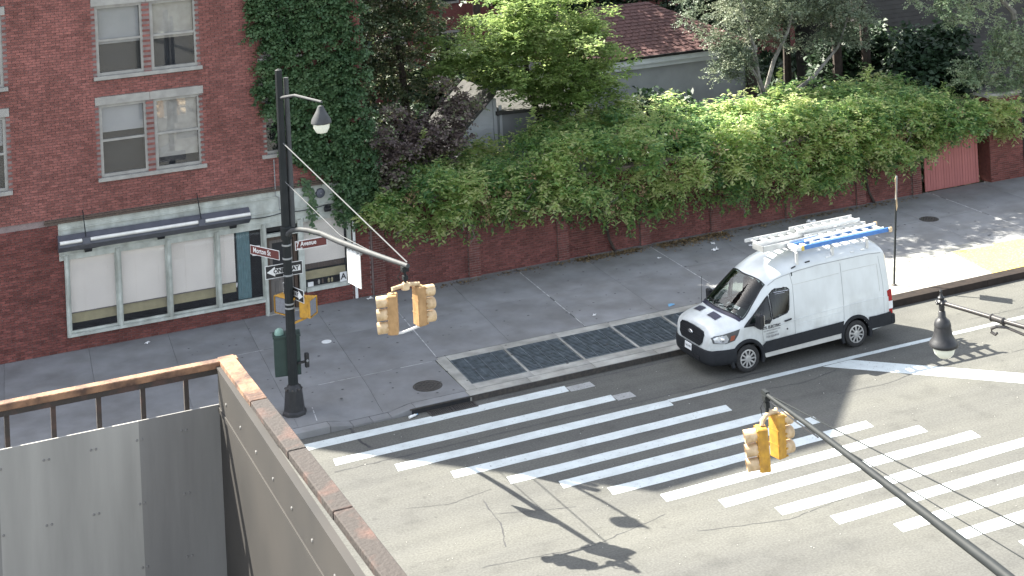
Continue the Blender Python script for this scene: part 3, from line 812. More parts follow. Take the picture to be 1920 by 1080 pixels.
face(b, XL, -6.655, 0.1, 3.72); face(b, 1.50, XR, 0.1, 3.72); face(b, -6.655, -1.13, 0.1, 0.56); face(b, -0.02, 1.50, 0.1, 0.62)
b.build('wall', 'mortar', corner, loc=neg)
b = MB()
b.box((XL+0.06, (YW+YB)/2+0.1, HT/2), (0.12, YB-YW-0.2, HT)); b.box((XR-0.06, (YW+0.15+YB)/2, HT/2), (0.12, YB-YW-0.15, HT-0.01)); b.box(((XL+XR)/2, YB, HT/2), (XR-XL-0.3, 0.12, HT))
b.build('side_wall', 'brick_dark', corner, loc=neg)
b = MB(); b.box(((XL+XR)/2, (YW+YB)/2, HT+0.05), (XR-XL+0.1, YB-YW+0.2, 0.12)); b.build('roof', 'tar', corner, loc=neg)
b = MB(); b.box(((XL+XR)/2, YW+2.3, 0.3), (XR-XL-0.4, 4.2, 0.06)); b.build('floor', 'navy', corner, loc=neg)
b = MB(); b.box(((XL+XR)/2, YW+1.4, 2.0), (XR-XL-0.5, 0.06, 3.4)); b.box(((XL+XR)/2, YW+0.9, 3.88), (XR-XL-0.5, 1.2, 0.06)); b.build('back_wall', 'navy', corner, loc=neg)
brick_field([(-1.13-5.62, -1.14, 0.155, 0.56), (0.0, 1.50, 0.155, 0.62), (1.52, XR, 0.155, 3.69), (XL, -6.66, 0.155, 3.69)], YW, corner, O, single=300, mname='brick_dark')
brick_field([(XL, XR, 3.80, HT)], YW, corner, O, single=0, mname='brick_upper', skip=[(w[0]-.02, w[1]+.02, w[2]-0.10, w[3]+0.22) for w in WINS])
b = MB(); b.box((-2.5, YW-0.04, 3.705), (9.25, 0.13, 0.05)); b.box((-2.5, YW-0.025, 3.76), (9.25, 0.09, 0.05)); b.build('ledge', 'wood', corner, loc=neg)
# fascia
b = MB(); b.box((-2.65, YW+0.005, 3.16), (8.25, 0.07, 1.02)); b.build('fascia', 'trim', corner, loc=neg)
for z in (3.50, 3.10, 2.98, 2.80):
    b = MB(); b.box((-2.65, YW-0.045, z), (8.2, 0.03, 0.035)); b.build('moulding', 'trim', corner, loc=neg)
# display windows between posts
posts = [-6.60, -5.22, -3.84, -2.46, -1.10]
for i, x in enumerate(posts):
    b = MB(); zb_ = 0.56 if i < 4 else 0.12
    b.box((x, YW-0.035, (zb_+2.78)/2), (0.105, 0.13, 2.78-zb_)); b.box((x, YW-0.112, (zb_+2.78)/2), (0.05, 0.025, 2.78-zb_-0.004)); b.build('post', 'trim', corner, loc=neg)
b = MB(); b.box((-3.87, YW-0.05, 0.60), (5.45, 0.16, 0.075)); b.build('sill', 'trim', corner, loc=neg)
def display(xa, xb, blind_b, blind_t=2.70, tan=True, xbl=None):
    f = MB()
    f.box(((xa+xb)/2, YW+0.03, 2.71), (xb-xa-0.002, 0.06, 0.08)); f.box(((xa+xb)/2, YW+0.03, 0.665), (xb-xa-0.002, 0.06, 0.05))
    for x in (xa+0.02, xb-0.02): f.box((x, YW+0.03, 1.68), (0.036, 0.056, 2.02))
    w = f.build('window', 'trim', corner, loc=neg)
    MB().box(((xa+xb)/2, YW+0.045, 1.68), (xb-xa-0.01, 0.008, 1.97)).build('pane', 'glass', w)
    bx = xbl or xb
    bl = MB(); n = 6
    for k in range(n):                                           # slightly rippled cloth
        x0 = xa+0.01+(bx-xa-0.03)*k/n; x1 = xa+0.01+(bx-xa-0.03)*(k+1)/n
        bl.box(((x0+x1)/2, YW+0.085+0.004*math.sin(k*2.1), (blind_b+blind_t)/2), (x1-x0, 0.008, blind_t-blind_b))
    bl.build('blind', 'blind', w)
    MB().box(((xa+bx)/2, YW+0.085, blind_b-0.014), (bx-xa-0.05, 0.02, 0.025)).build('blind_rail', 'grey_wood', w)
    if tan: MB().box(((xa+bx)/2, YW+0.15, blind_b-0.16), (bx-xa-0.02, 0.03, 0.29)).build('board', 'tan', w)
    return w
display(-6.55, -5.27, 1.17); display(-5.17, -3.89, 1.17); display(-3.79, -2.51, 1.19)
w4 = display(-2.41, -1.15, 1.24, xbl=-1.93)
b = MB()
for k in range(5): b.lathe([(0.05, 0.68), (0.05, 2.70)], (-1.83+0.075*k, YW+0.20, 0), 8)
b.build('curtain', 'teal', w4)
MB().box((-1.32, YW+0.09, 2.02), (0.22, 0.004, 0.29), Matrix.Rotation(R(4), 3, 'Y')).build('notice', 'paper', w4)
MB().box((-1.98, YW+0.19, 1.12), (0.18, 0.05, 0.12), Matrix.Rotation(R(12), 3, 'Y')).build('crumpled_blind_end', 'paper', w4)
# entrance
b = MB(); b.box((-0.06, YW-0.03, 1.44), (0.10, 0.12, 2.62)); b.box((-0.58, YW-0.03, 2.42), (0.93, 0.12, 0.09)); b.build('door_frame', 'trim', corner, loc=neg)
b = MB(); b.box((-0.58, YW+0.2, 2.61), (0.93, 0.02, 0.29)); b.build('transom', 'sign_black', corner, loc=neg)
b = MB(); b.box((-0.98, YW+0.16, 1.25), (0.10, 0.10, 2.18)); b.box((-0.17, YW+0.16, 1.25), (0.10, 0.10, 2.18)); b.box((-0.58, YW+0.16, 2.28), (0.72, 0.10, 0.10)); b.build('inner_jamb', 'wood', corner, loc=neg)
b = MB(); dx = (-0.92, -0.24)
b.box((-0.58, YW+0.2, 0.62), (0.68, 0.05, 0.96)); b.box((-0.88, YW+0.2, 1.66), (0.09, 0.05, 1.12)); b.box((-0.28, YW+0.2, 1.66), (0.09, 0.05, 1.12)); b.box((-0.58, YW+0.2, 2.17), (0.50, 0.05, 0.09))
dr = b.build('door', 'grey_wood', corner, loc=neg)
MB().box((-0.58, YW+0.205, 1.61), (0.50, 0.012, 1.02)).build('pane', 'sign_black', dr)
for z, h in ((0.42, 0.36), (0.86, 0.34)): MB().box((-0.58, YW+0.168, z), (0.44, 0.016, h)).build('door_panel', 'grey_wood', dr, bevel=0.006)
MB().lathe([(0.0, -0.06), (0.03, -0.05), (0.03, -0.02), (0.012, 0)], (-0.86, YW+0.17, 1.12), 10, (0, 1, 0)).build('handle', 'chrome', dr)
MB().box((-0.58, YW+0.02, 0.155), (0.95, 0.30, 0.04)).build('threshold', 'stone', corner, loc=neg)
# right hand window
f = MB()
f.box((0.02, YW-0.03, 1.72), (0.07, 0.10, 2.14)); f.box((1.43, YW-0.03, 1.72), (0.11, 0.12, 2.14)); f.box((0.73, YW-0.03, 0.67), (1.29, 0.14, 0.11)); f.box((0.73, YW-0.03, 2.745), (1.29, 0.10, 0.08))
w5 = f.build('window', 'trim', corner, loc=neg)
MB().box((0.72, YW+0.02, 1.72), (1.30, 0.008, 2.0)).build('pane', 'glass', w5)
MB().box((0.70, YW+0.10, 2.04), (1.24, 0.01, 1.32)).build('blind', 'blind', w5)
MB().box((0.70, YW+0.25, 1.27), (1.26, 0.03, 0.17)).build('shelf', 'wood', w5)
MB().box((0.70, YW+0.16, 1.03), (1.26, 0.03, 0.24)).build('board', 'tan', w5)
gc = MB().box((1.22, YW+0.012, 0.86), (0.21, 0.004, 0.27)).build('grade_card', 'paper', w5)
text_part('grade_letter', 'A', 0.24, 'letter', w5, (1.22, YW+0.006, 0.86), (1, 0, 0), (0, 0, 1), bold=0.006)
MB().box((0.22, YW+0.012, 0.80), (0.17, 0.004, 0.13)).build('notice', 'paper', w5)
for x in (0.5, 0.62, 0.8, 0.9):
    MB().lathe([(0.03, 0), (0.035, 0.08), (0.02, 0.12)], (x, YW+0.13, 0.74), 8).build('ornament', random.choice(['stone', 'tan', 'wood']), w5)
# upstairs sash windows
for (x0, x1, z0, z1) in WINS:
    f = MB(); xm = (x0+x1)/2
    for x in (x0+0.04, x1-0.04): f.box((x, YW+0.09, (z0+z1)/2), (0.08, 0.10, z1-z0))
    for z in (z0+0.04, z1-0.04): f.box((xm, YW+0.09, z), (x1-x0-0.162, 0.10, 0.08))
    f.box((xm, YW+0.085, (z0+z1)/2), (x1-x0-0.162, 0.08, 0.06))
    w = f.build('window', 'stone', corner, loc=neg)
    MB().box((xm, YW+0.10, (z0+z1)/2), (x1-x0-0.17, 0.008, z1-z0-0.17)).build('pane', 'glass', w)
    bh = random.choice((.7, 1.0, 1.3, 1.6)); MB().box((xm, YW+0.17, z1-0.09-bh/2), (x1-x0-0.17, 0.01, bh)).build('blind', random.choice(['house_grey', 'stone', 'house_grey']), w)
    MB().box((xm, YW+0.30, (z0+z1)/2), (x1-x0+0.2, 0.01, z1-z0+0.1)).build('dark_room', 'navy', w)
    MB().box((xm, YW-0.03, z0-0.05), (x1-x0+0.2, 0.14, 0.10)).build('sill', 'stone', w)
    MB().box((xm, YW-0.002, z1+0.11), (x1-x0+0.19, 0.05, 0.22)).build('lintel', 'stone', w)
# light box over the windows
lb = thing('shop_light_box', 'long grey light box with a white fluorescent tube above the shop windows', 'light fixture', (-4.2, 8.05, 3.2))
b = MB()
b.prism([(-0.17, -0.05), (0.14, -0.25), (0.17, -0.25), (0.17, 0.20), (0.10, 0.20), (-0.17, 0.06)], 5.25, rot=Matrix.Rotation(R(90), 3, 'Z'))
b.build('housing', 'box_grey', lb)
for x0, x1 in ((-2.60, -2.02), (-1.80, 1.12), (1.32, 2.60)):
    MB().tube([(x0, -0.175, 0.075), (x1, -0.175, 0.075)], 0.05, 10).build('fluorescent_tube', 'tube', lb, smooth=True)
for x in (-1.91, 1.22):
    MB().box((x, -0.185, 0.065), (0.19, 0.11, 0.16)).build('tube_clip', 'box_grey', lb)
    MB().tube([(x, -0.12, 0.12), (x, 0.36, 0.75)], 0.014, 6).build('hanger_rod', 'charcoal', lb)
for n_, (x, z) in (('at the far left', (-6.02, 2.92)), ('over the third window', (-4.05, 2.95)), ('left of the door', (-2.02, 2.93)), ('over the window by the vine', (0.78, 2.98))):
    fl = thing('floodlight', 'small black floodlight on the shop fascia, '+n_, 'floodlight', (x, 8.42, z), 0, 'floodlights on the shop fascia')
    MB().box((0, 0, 0.03), (0.06, 0.12, 0.06)).build('bracket', 'black', fl)
    MB().box((0.0, -0.12, -0.01), (0.20, 0.13, 0.12), Matrix.Rotation(R(35), 3, 'X')).build('lamp_body', 'black', fl, bevel=0.01)
b = MB(); cab = [(-6.5+7.6*i/60, 8.40, 2.93+0.14*i/60-0.05*abs(math.sin(i*0.33))) for i in range(61)]
tag(b.tube(cab, 0.013, 6).build('wall_cable', 'black'), 'sagging black cable strung along the shop fascia', 'cable')
tag(MB().tube([(-0.72, 8.41, 4.6), (-0.72, 8.41, 3.55), (-0.62, 8.41, 3.48), (-0.62, 8.41, 3.12), (-0.2, 8.41, 3.10)], 0.016, 6).build('conduit', 'galv'), 'thin grey conduit bending down the shop fascia beside the pole', 'conduit')
vb = thing('wall_bell', 'round grey alarm bell on the shop fascia beside the hanging vine', 'alarm bell', (0.62, 8.46, 3.42))
MB().lathe([(0.0, 0.11), (0.06, 0.105), (0.125, 0.075), (0.145, 0.02), (0.145, 0.0)], (0, 0, 0), 20, (0, -1, 0)).build('gong', 'box_grey', vb, smooth=True)
MB().lathe([(0.0, 0.125), (0.018, 0.122), (0.022, 0.09)], (0, 0, 0), 10, (0, -1, 0)).build('boss', 'galv', vb)
ds = thing('downspout', 'white downspout between the shop front and the brick garden wall', 'downspout', (1.58, 8.43, 0.16))
MB().tube([(0, 0, 0.02), (0, 0, 3.3)], 0.045, 10).build('pipe', 'white_enamel', ds, smooth=True)
for z in (0.6, 1.7, 2.8): MB().lathe([(0.055, -0.02), (0.055, 0.02)], (0, 0, z), 10).build('strap', 'galv', ds)

# ------------------------------------------------------------------ garden wall
O2 = Vector((12.0, 8.49, 0.12))
gw = thing('garden_wall', 'long red brick garden wall with pilasters under the hanging vine', 'wall', O2)
b = MB(); b.box((12.25, 8.49+0.012+0.15, 1.41), (20.3, 0.30, 2.58)); b.build('wall', 'mortar', gw, loc=-O2)
PX = [2.33, 5.38, 8.40, 11.35, 14.0, 16.95, 19.88, 22.30]
b = MB()
for x in PX: b.box((x, 8.475, 1.40), (0.37, 0.10, 2.56))
b.build('pilaster', 'mortar_pale', gw, loc=-O2)
rects = []; last = 2.10
for x in PX:
    if x-0.19 > last+0.05: rects.append((last, x-0.19, 0.16, 2.66))
    last = x+0.19
rects_p = [(x-0.19, x+0.19, 0.16, 2.64) for x in PX]
# the biggest, clearest bricks (near the shop) are singles
brick_field([r for r in rects if r[1] < 5.3], 8.49, gw, O2, single=270)
brick_field([r for r in rects if r[1] > 5.3], 8.49, gw, O2)
brick_field([rects_p[0]], 8.425, gw, O2, single=30)
brick_field(rects_p[1:], 8.425, gw, O2)
b = MB(); b.box((12.25, 8.645, 2.735), (20.3, 0.32, 0.07)); b.build('coping', 'mortar', gw, loc=-O2)
# gate and pier at the far end
O3 = Vector((23.95, 8.55, 0.15))
gt = thing('boarded_gate', 'faded red gate of narrow upright boards between brick piers', 'gate', O3)
for i in range(20):
    x = -1.22+2.44*(i+0.5)/20
    o = MB().box((0, 0, 1.12), (0.112, 0.04, 2.22)).build('board', 'gate_red', gt, loc=(x, random.uniform(-.004, .004), 0))
MB().box((0, 0.04, 1.8), (2.44, 0.03, 0.12)).build('rail', 'gate_red', gt); MB().box((0, 0.04, 0.4), (2.44, 0.03, 0.12)).build('rail', 'gate_red', gt)
def pier(x, w, h, label, single, d=0.5):
    Op = Vector((x, 8.55, 0.12)); t = thing('brick_pier', label, 'pier', Op)
    MB().box((0, 0.012, h/2), (w, d, h)).build('core', 'mortar_pale', t)
    yf = 8.55-d/2+0.012
    brick_field([(x-w/2, x+w/2, 0.16, h+0.1)], yf-0.012, t, Op, single=single, mname='brick_dark')
    MB().box((-w/2-0.006, 0.012, h/2), (0.012, d-0.02, h-0.02)).build('side_brickwork', 'brick_dark', t)
    MB().box((0, 0.0, h+0.05), (w+0.12, d+0.1, 0.10)).build('cap', 'stone', t)
    return t
pier(26.25, 1.52, 3.1, 'wide brick pier at the right of the red gate, under the overhanging tree', 290, 0.62)
fn = thing('dark_fence', 'dark metal fence with a pale post beyond the brick pier', 'fence', (29.5, 8.5, 0.12))
for i in range(42): MB().box((-2.45+i*0.12, 0, 1.1), (0.03, 0.03, 2.2)).build('paling', 'black', fn)
MB().box((0, 0.025, 2.0), (5.0, 0.02, 0.05)).build('rail', 'black', fn); MB().box((0, 0.025, 0.3), (5.0, 0.02, 0.05)).build('rail', 'black', fn)
MB().box((-2.05, -0.06, 1.1), (0.05, 0.05, 2.2)).build('pale_post', 'sign_white', fn)
MB().box((0, 0.10, 1.1), (5.0, 0.02, 2.1)).build('backing_sheet', 'sign_black', fn)

# ------------------------------------------------------------------ houses in the garden
O4 = Vector((15.9, 17.6, 0.1))
h1 = thing('brown_roofed_house', 'grey house with a brown shingled hip roof and white eaves behind the trees', 'house', O4)
x0, x1, y0, y1, ze, zr = 11.7, 20.0, 14.7, 21.3, 5.05, 6.62
MB().box(((x0+x1)/2, (y0+y1)/2+0.15, 2.45), (x1-x0-0.7, y1-y0-0.6, 4.7)).build('wall', 'house_grey', h1, loc=-O4)
rx0, rx1, ry = 14.6, 17.0, 18.0
def slope_shingles(A, B, Cc, Dd, rows, name_parent, off):
    """courses of shingles between eave edge A-B and ridge edge D-C"""
    A, B, Cc, Dd = map(Vector, (A, B, Cc, Dd)); out = MB()
    n = (B-A).cross(Dd-A).normalized()
    if n.z < 0: n = -n
    for r_ in range(rows):
        t0, t1 = r_/rows, (r_+1.08)/rows
        a, b_ = A.lerp(Dd, t0), B.lerp(Cc, t0); c_, d_ = B.lerp(Cc, min(t1, 1)), A.lerp(Dd, min(t1, 1))
        k = max(1, int((b_-a).length/0.30))
        for i in range(k):
            s0, s1 = i/k+0.004, (i+1)/k-0.004
            h = 0.022+random.uniform(0, 0.012)
            q = [a.lerp(b_, s0)+n*h, a.lerp(b_, s1)+n*h, d_.lerp(c_, s1)+n*0.006, d_.lerp(c_, s0)+n*0.006]
            q2 = [a.lerp(b_, s0)-n*0.01, a.lerp(b_, s1)-n*0.01]
            out._add([p-off for p in q]+[p-off for p in q2], [(0, 1, 2, 3), (4, 5, 1, 0)], random.random())
    return out
rf = MB()
E_ = [(x0, y0, ze), (x1, y0, ze), (x1, y1, ze), (x0, y1, ze)]; RA, RB = (rx0, ry, zr), (rx1, ry, zr)
rf._add(E_+[RA, RB], [(0, 1, 5, 4), (1, 2, 5), (2, 3, 4, 5), (3, 0, 4)])
roof = rf.build('roof', 'shingle', h1, loc=-O4)
slope_shingles(E_[0], E_[1], RB, RA, 16, roof, Vector((0, 0, 0))).build('shingles', 'shingle', roof, kind='stuff', usevar=True)
MB().box(((x0+x1)/2, y0-0.05, ze-0.02), (x1-x0, 0.10, 0.09)).build('gutter', 'gutter', h1, loc=-O4)
MB().box(((x0+x1)/2, y0+0.02, ze-0.17), (x1-x0-0.05, 0.05, 0.20)).build('fascia', 'siding', h1, loc=-O4)
MB().box(((x0+x1)/2, y0+0.20, ze-0.36), (x1-x0-0.3, 0.06, 0.20)).build('frieze', 'siding', h1, loc=-O4)

O5 = Vector((8.4, 13.5, 0.1))
wc = thing('white_cottage', 'small white clapboard cottage half hidden behind the vine and the leaning trunk', 'cottage', O5)
MB().box((9.3, 13.9, 2.1), (2.9, 3.4, 4.1)).build('wall', 'house_grey', wc, loc=-O5)
MB().prism([(6.5, 0.1), (7.86, 0.1), (7.86, 4.75), (7.6, 4.75), (6.5, 3.75)], 2.6, (0, 13.4, 0)).build('lean_to', 'siding', wc, loc=-O5)
for i in range(30):
    z = 0.3+i*0.148; xl = 6.5+max(0, (z-3.7)*1.1)
    if xl > 7.5: break
    MB().box(((xl+7.7)/2, 12.085, z), (7.7-xl, 0.02, 0.14), Matrix.Rotation(R(-5), 3, 'X')).build('clapboard', 'siding', wc, loc=-O5)
MB().box((7.78, 12.08, 2.4), (0.12, 0.05, 4.7)).build('corner_board', 'siding', wc, loc=-O5)
MB().box((8.02, 12.17, 2.3), (0.10, 0.05, 4.4)).build('corner_board', 'siding', wc, loc=-O5)
MB().prism([(6.3, 3.62), (7.75, 4.95), (7.75, 5.05), (6.25, 3.70)], 3.0, (0, 13.3, 0)).build('roof', 'felt', wc, loc=-O5)
MB().prism([(7.80, 4.22), (10.9, 4.12), (10.9, 4.22), (7.80, 4.34)], 3.9, (0, 13.9, 0)).build('flat_roof', 'felt', wc, loc=-O5)

O6 = Vector((31.0, 17.5, 0.1))
h2 = thing('dark_house', 'dark shaded house with a white six-pane window at the far right', 'house', O6)
MB().box((31.5, 18.5, 4.6), (11, 5, 9.0)).build('wall', 'house_dark', h2, loc=-O6)
for i in range(48): MB().box((31.5, 15.985, 0.4+i*0.185), (11.0, 0.02, 0.17), Matrix.Rotation(R(-4), 3, 'X')).build('clapboard', 'house_dark', h2, loc=-O6)
f = MB(); xa, xb, za, zb_ = 29.05, 30.5, 2.7, 4.25
for x in (xa, xb): f.box((x, 15.93, (za+zb_)/2), (0.13, 0.08, zb_-za+0.13))
for z in (za, zb_): f.box(((xa+xb)/2, 15.93, z), (xb-xa-0.132, 0.08, 0.13))
w = f.build('window', 'house_grey', h2, loc=-O6)
g_ = MB()
for k in (1, 2): g_.box((xa+(xb-xa)*k/3, 15.93, (za+zb_)/2), (0.04, 0.04, zb_-za-0.13))
for k in (1, 2): g_.box(((xa+xb)/2, 15.932, za+(zb_-za)*k/3), (xb-xa-0.13, 0.04, 0.04))
g_.build('glazing_bars', 'house_grey', w)
for i in range(3):
    for j in range(3): MB().box((xa+(xb-xa)*(i+.5)/3, 15.945, za+(zb_-za)*(j+.5)/3), (0.42, 0.01, 0.45)).build('pane', 'sign_black', w)

# brick row houses that close the garden block far behind
for i, (x, w, h, lab) in enumerate(((6, 9.5, 11, 'brick row house far behind the shaded tree'), (16, 10, 12, 'brick row house far behind the brown roof'), (26.5, 10.5, 11.5, 'brick row house far behind the grey-leaved tree'), (37.5, 11, 12, 'brick row house far behind the dark house'), (49, 11.5, 11, 'brick row house at the far right end of the garden block'))):
    t = thing('row_house', lab, 'house', (x, 38, .1), group='row houses behind the gardens')
    MB().box((0, 4, h/2), (w, 8, h)).build('wall', 'brick', t)
    MB().box((0, 4, h+.15), (w+.1, 8.3, .3)).build('roof', 'tar', t)
    for fl in range(3):
        for k in range(3):
            q = MB().box((0, 0, 0), (1.3, .1, 1.8)).build('window', 'stone', t, loc=((k-1)*w*.3, -.02, 2.4+fl*3.2))
            MB().box((0, -.03, 0), (1.05, .08, 1.55)).build('pane', 'sign_black', q)

# tall apartment block behind the corner: it shades the crossing
tw = thing('apartment_tower', 'tall brick apartment block standing diagonally behind the corner building', 'building', (-5, 22, 0))
TP = [(-10.4, 14.15), (-5.9, 14.3), (-0.1, 20.25), (-10.6, 31.05), (-20.5, 24.4)]
b = MB(); n = len(TP)
b._add([(x+5, y-22, 0) for x, y in TP]+[(x+5, y-22, 25.0) for x, y in TP], [tuple(reversed(range(n))), tuple(range(n, 2*n))]+[(i, (i+1) % n, n+(i+1) % n, n+i) for i in range(n)])
b.build('wall', 'brick_dark', tw)
for (pa, pb) in ((TP[1], TP[2]), (TP[4], TP[0])):
    A = Vector((pa[0]+5, pa[1]-22, 0)); B = Vector((pb[0]+5, pb[1]-22, 0)); d = (B-A).normalized(); nrm = Vector((d.y, -d.x, 0)); an = math.atan2(d.y, d.x)
    for fl in range(7):
        for k in range(4):
            p = A+d*((B-A).length*(k+0.5)/4)+nrm*0.02+Vector((0, 0, 3+fl*3.1))
            w = MB().box((0, 0, 0), (1.3, 0.08, 1.7), an).build('window', 'stone', tw, loc=p)
            MB().box((0, 0, 0), (1.1, 0.10, 1.5), an).build('pane', 'sign_black', w)

# ------------------------------------------------------------------ the van (local x runs from nose to tail, -y is the driver's side)
VAN = thing('parked_van', 'white high-bodied work van with grey lower trim parked at the kerb under ladders', 'van', (7.45, -1.07, 0.0))
def ip(keys):
    xs, ys = zip(*keys); xs = np.array(xs, float); ys = np.array(ys, float)
    h = np.diff(xs); dl = np.diff(ys)/h; mm = np.zeros(len(xs))
    for i in range(1, len(xs)-1):
        mm[i] = 0 if dl[i-1]*dl[i] <= 0 else 2*dl[i-1]*dl[i]/(dl[i-1]+dl[i])
    mm[0], mm[-1] = dl[0], dl[-1]
    def fn(x):
        x = min(max(x, xs[0]), xs[-1]); i = min(int(np.searchsorted(xs, x, 'right'))-1, len(xs)-2); i = max(i, 0)
        t = (x-xs[i])/h[i]
        return float((2*t**3-3*t*t+1)*ys[i]+(t**3-2*t*t+t)*h[i]*mm[i]+(-2*t**3+3*t*t)*ys[i+1]+(t**3-t*t)*h[i]*mm[i+1])
    return fn
fW = ip([(0, .60), (.03, .74), (.08, .82), (.16, .89), (.3, .95), (.5, .99), (.8, 1.02), (1.1, 1.03), (5.2, 1.03), (5.38, 1.02), (5.46, .99), (5.50, .93)])
fZb = ip([(0, .50), (.1, .40), (.6, .34), (1.2, .30), (4.4, .30), (5.2, .36), (5.5, .42)])
fH = ip([(0, .74), (.03, .92), (.07, 1.06), (.14, 1.15), (.30, 1.235), (.55, 1.315), (.78, 1.375), (.95, 1.50), (1.3, 1.795), (1.62, 2.05), (1.80, 2.17), (2.1, 2.315), (2.5, 2.44), (2.9, 2.505), (3.4, 2.54), (4.8, 2.54), (5.2, 2.51), (5.38, 2.45), (5.46, 2.36), (5.50, 2.20)])
fS = ip([(0, .66), (.03, .82), (.07, .93), (.14, 1.01), (.30, 1.085), (.55, 1.15), (.80, 1.20), (1.0, 1.27), (1.4, 1.62), (1.78, 1.935), (2.0, 2.05), (2.3, 2.15), (2.7, 2.22), (3.2, 2.26), (5.0, 2.28), (5.3, 2.25), (5.44, 2.16), (5.50, 2.0)])
fT = ip([(0, .50), (.03, .68), (.07, .76), (.14, .83), (.30, .88), (.55, .91), (.80, .925), (1.0, .93), (1.4, .86), (1.78, .785), (2.05, .80), (2.5, .86), (3.0, .885), (5.2, .89), (5.4, .875), (5.50, .82)])
def fN(x): return 2.3 if x < .7 else (2.3+1.4*min((x-.7)/.3, 1) if x < 1.6 else 3.7-1.1*min((x-1.6)/.8, 1))
def fM(x): return 1.0 if x < 1.5 else 1.0+0.9*min((x-1.5)/1.2, 1)
def zbelt(x): return min(1.14, fS(x)-0.08)
def bside(x, z):
    """half width of the body at x, z"""
    W_, zs, T, H = fW(x), fS(x), fT(x), fH(x); zb_ = zbelt(x)
    if z <= zb_: return W_
    if z <= zs:
        s = (z-zb_)/(zs-zb_); return W_-(W_-T)*s**1.35
    s = min((z-zs)/max(H-zs, 1e-4), 1.0)
    return T*max(0.0, 1-s**fM(x))**(1/fN(x))
def btop(x, y):
    zs, T, H = fS(x), fT(x), fH(x); q = min(abs(y)/T, 1.0)
    return zs+(H-zs)*(1-q**fN(x))**(1/fM(x))
def section(x):
    W_, zb_, zl = fW(x), fZb(x), zbelt(x); zs, T = fS(x), fT(x)
    pts = [(0, zb_), (W_*0.5, zb_), (W_-0.10, zb_), (W_-0.03, zb_+0.02), (W_, zb_+0.08)]
    for k in range(1, 13): pts.append((W_, zb_+0.08+(zl-zb_-0.08)*k/12))
    for k in range(1, 17):
        z = zl+(zs-zl)*k/16; pts.append((bside(x, z), z))
    for k in range(1, 27):
        y = T*math.cos(math.pi/2*k/26); pts.append((y, btop(x, y)))
    return pts
stx = [0, .012, .025, .04, .055, .07, .09, .115, .14, .18, .22, .26]+[.26+.04*k for k in range(1, 60)]
stx = [x for x in stx if x < 2.6]+[2.6+.06*k for k in range(0, 45)]
stx = [x for x in stx if x < 5.24]+[5.24, 5.29, 5.34, 5.38, 5.42, 5.45, 5.475, 5.49, 5.50]
secs = [section(x) for x in stx]; ns = len(secs[0]); ring = 2*ns-2
bv = []; bf = []
for x, s in zip(stx, secs):
    bv += [(x, -y, z) for y, z in s]+[(x, y, z) for y, z in s[-2:0:-1]]
for i in range(len(stx)-1):
    for k in range(ring):
        k2 = (k+1) % ring; bf.append((i*ring+k, i*ring+k2, (i+1)*ring+k2, (i+1)*ring+k))
for i in (0, len(stx)-1):                                            # nose and tail closed in strips
    for k in range(ns-1):
        a, b_ = i*ring+k, i*ring+k+1; c_ = i*ring+((ring-k-1) % ring); d_ = i*ring+((ring-k) % ring)
        q = []
        for v_ in (a, b_, c_, d_):
            if v_ not in q: q.append(v_)
        if len(q) >= 3: bf.append(tuple(q))
def inside(p, poly):
    x, y = p; r_ = False; n = len(poly); j = n-1
    for i in range(n):
        xi, yi = poly[i]; xj, yj = poly[j]
        if (yi > y) != (yj > y) and x < (xj-xi)*(y-yi)/(yj-yi)+xi: r_ = not r_
        j = i
    return r_
WX = (1.02, 4.32); WR = 0.35
# glass outlines
DOORWIN = [(1.80, 1.19), (2.22, 1.27), (2.30, 1.34), (2.38, 1.80), (2.33, 1.86), (2.02, 1.86), (1.92, 1.83), (1.82, 1.76)]
QUARTER = [(1.04, 1.165), (1.76, 1.18), (1.775, 1.735), (1.62, 1.62), (1.30, 1.38)]
WS_B = lambda y: .80+.17*(abs(y)/.9)**2            # lower edge of the windscreen in x
WS_T = lambda y: 1.67+.12*(abs(y)/.8)**2
def in_ws(x, y):
    return WS_B(y)+.02 < x < WS_T(y)-.02 and abs(y) < fT(x)-0.055
keep = []
for f in bf:
    c_ = np.mean([bv[i] for i in f], axis=0); x, y, z = c_
    if any((x-wx)**2+(z-WR)**2 < 0.425**2 for wx in WX) and abs(y) > .55 and z < 1.0: continue
    if z < .34 and abs(y) < .9 and False: continue
    zt = btop(x, y) if abs(y) < fT(x) else 0
    if z > 1.2 and in_ws(x, y) and abs(z-zt) < 0.03: continue
    if abs(y) > .6 and (inside((x, z), DOORWIN) or inside((x, z), QUARTER)) and x < 2.5: continue
    keep.append(f)
bb = MB(); bb._add(bv, keep)
BODY = bb.build('body', 'van_white', VAN, smooth=True, angle=38)

def patch(poly, off, cuts=2):
    """sheet hugging the driver's side (x,z outline); returns (verts, faces)"""
    bm = bmesh.new(); vs_ = [bm.verts.new((x, 0, z)) for x, z in poly]
    bm.faces.new(vs_); bmesh.ops.triangulate(bm, faces=bm.faces[:])
    bmesh.ops.subdivide_edges(bm, edges=bm.edges[:], cuts=cuts, use_grid_fill=True)
    bm.verts.ensure_lookup_table(); bm.verts.index_update()
    V = [(v.co.x, -(bside(v.co.x, v.co.z)+off), v.co.z) for v in bm.verts]; F = [tuple(v.index for v in f.verts) for f in bm.faces]
    bm.free(); return V, F
def side_part(name, poly, off, m, parent=VAN, both=True, cuts=2, smooth=True):
    out = []
    for s in ((1, -1) if both else (1,)):
        V, F = patch(poly, off, cuts)
        b = MB(); b._add([(x, y*s, z) for x, y, z in V], F)
        o = b.build(name, m, parent, smooth=smooth); out.append(o)
    return out
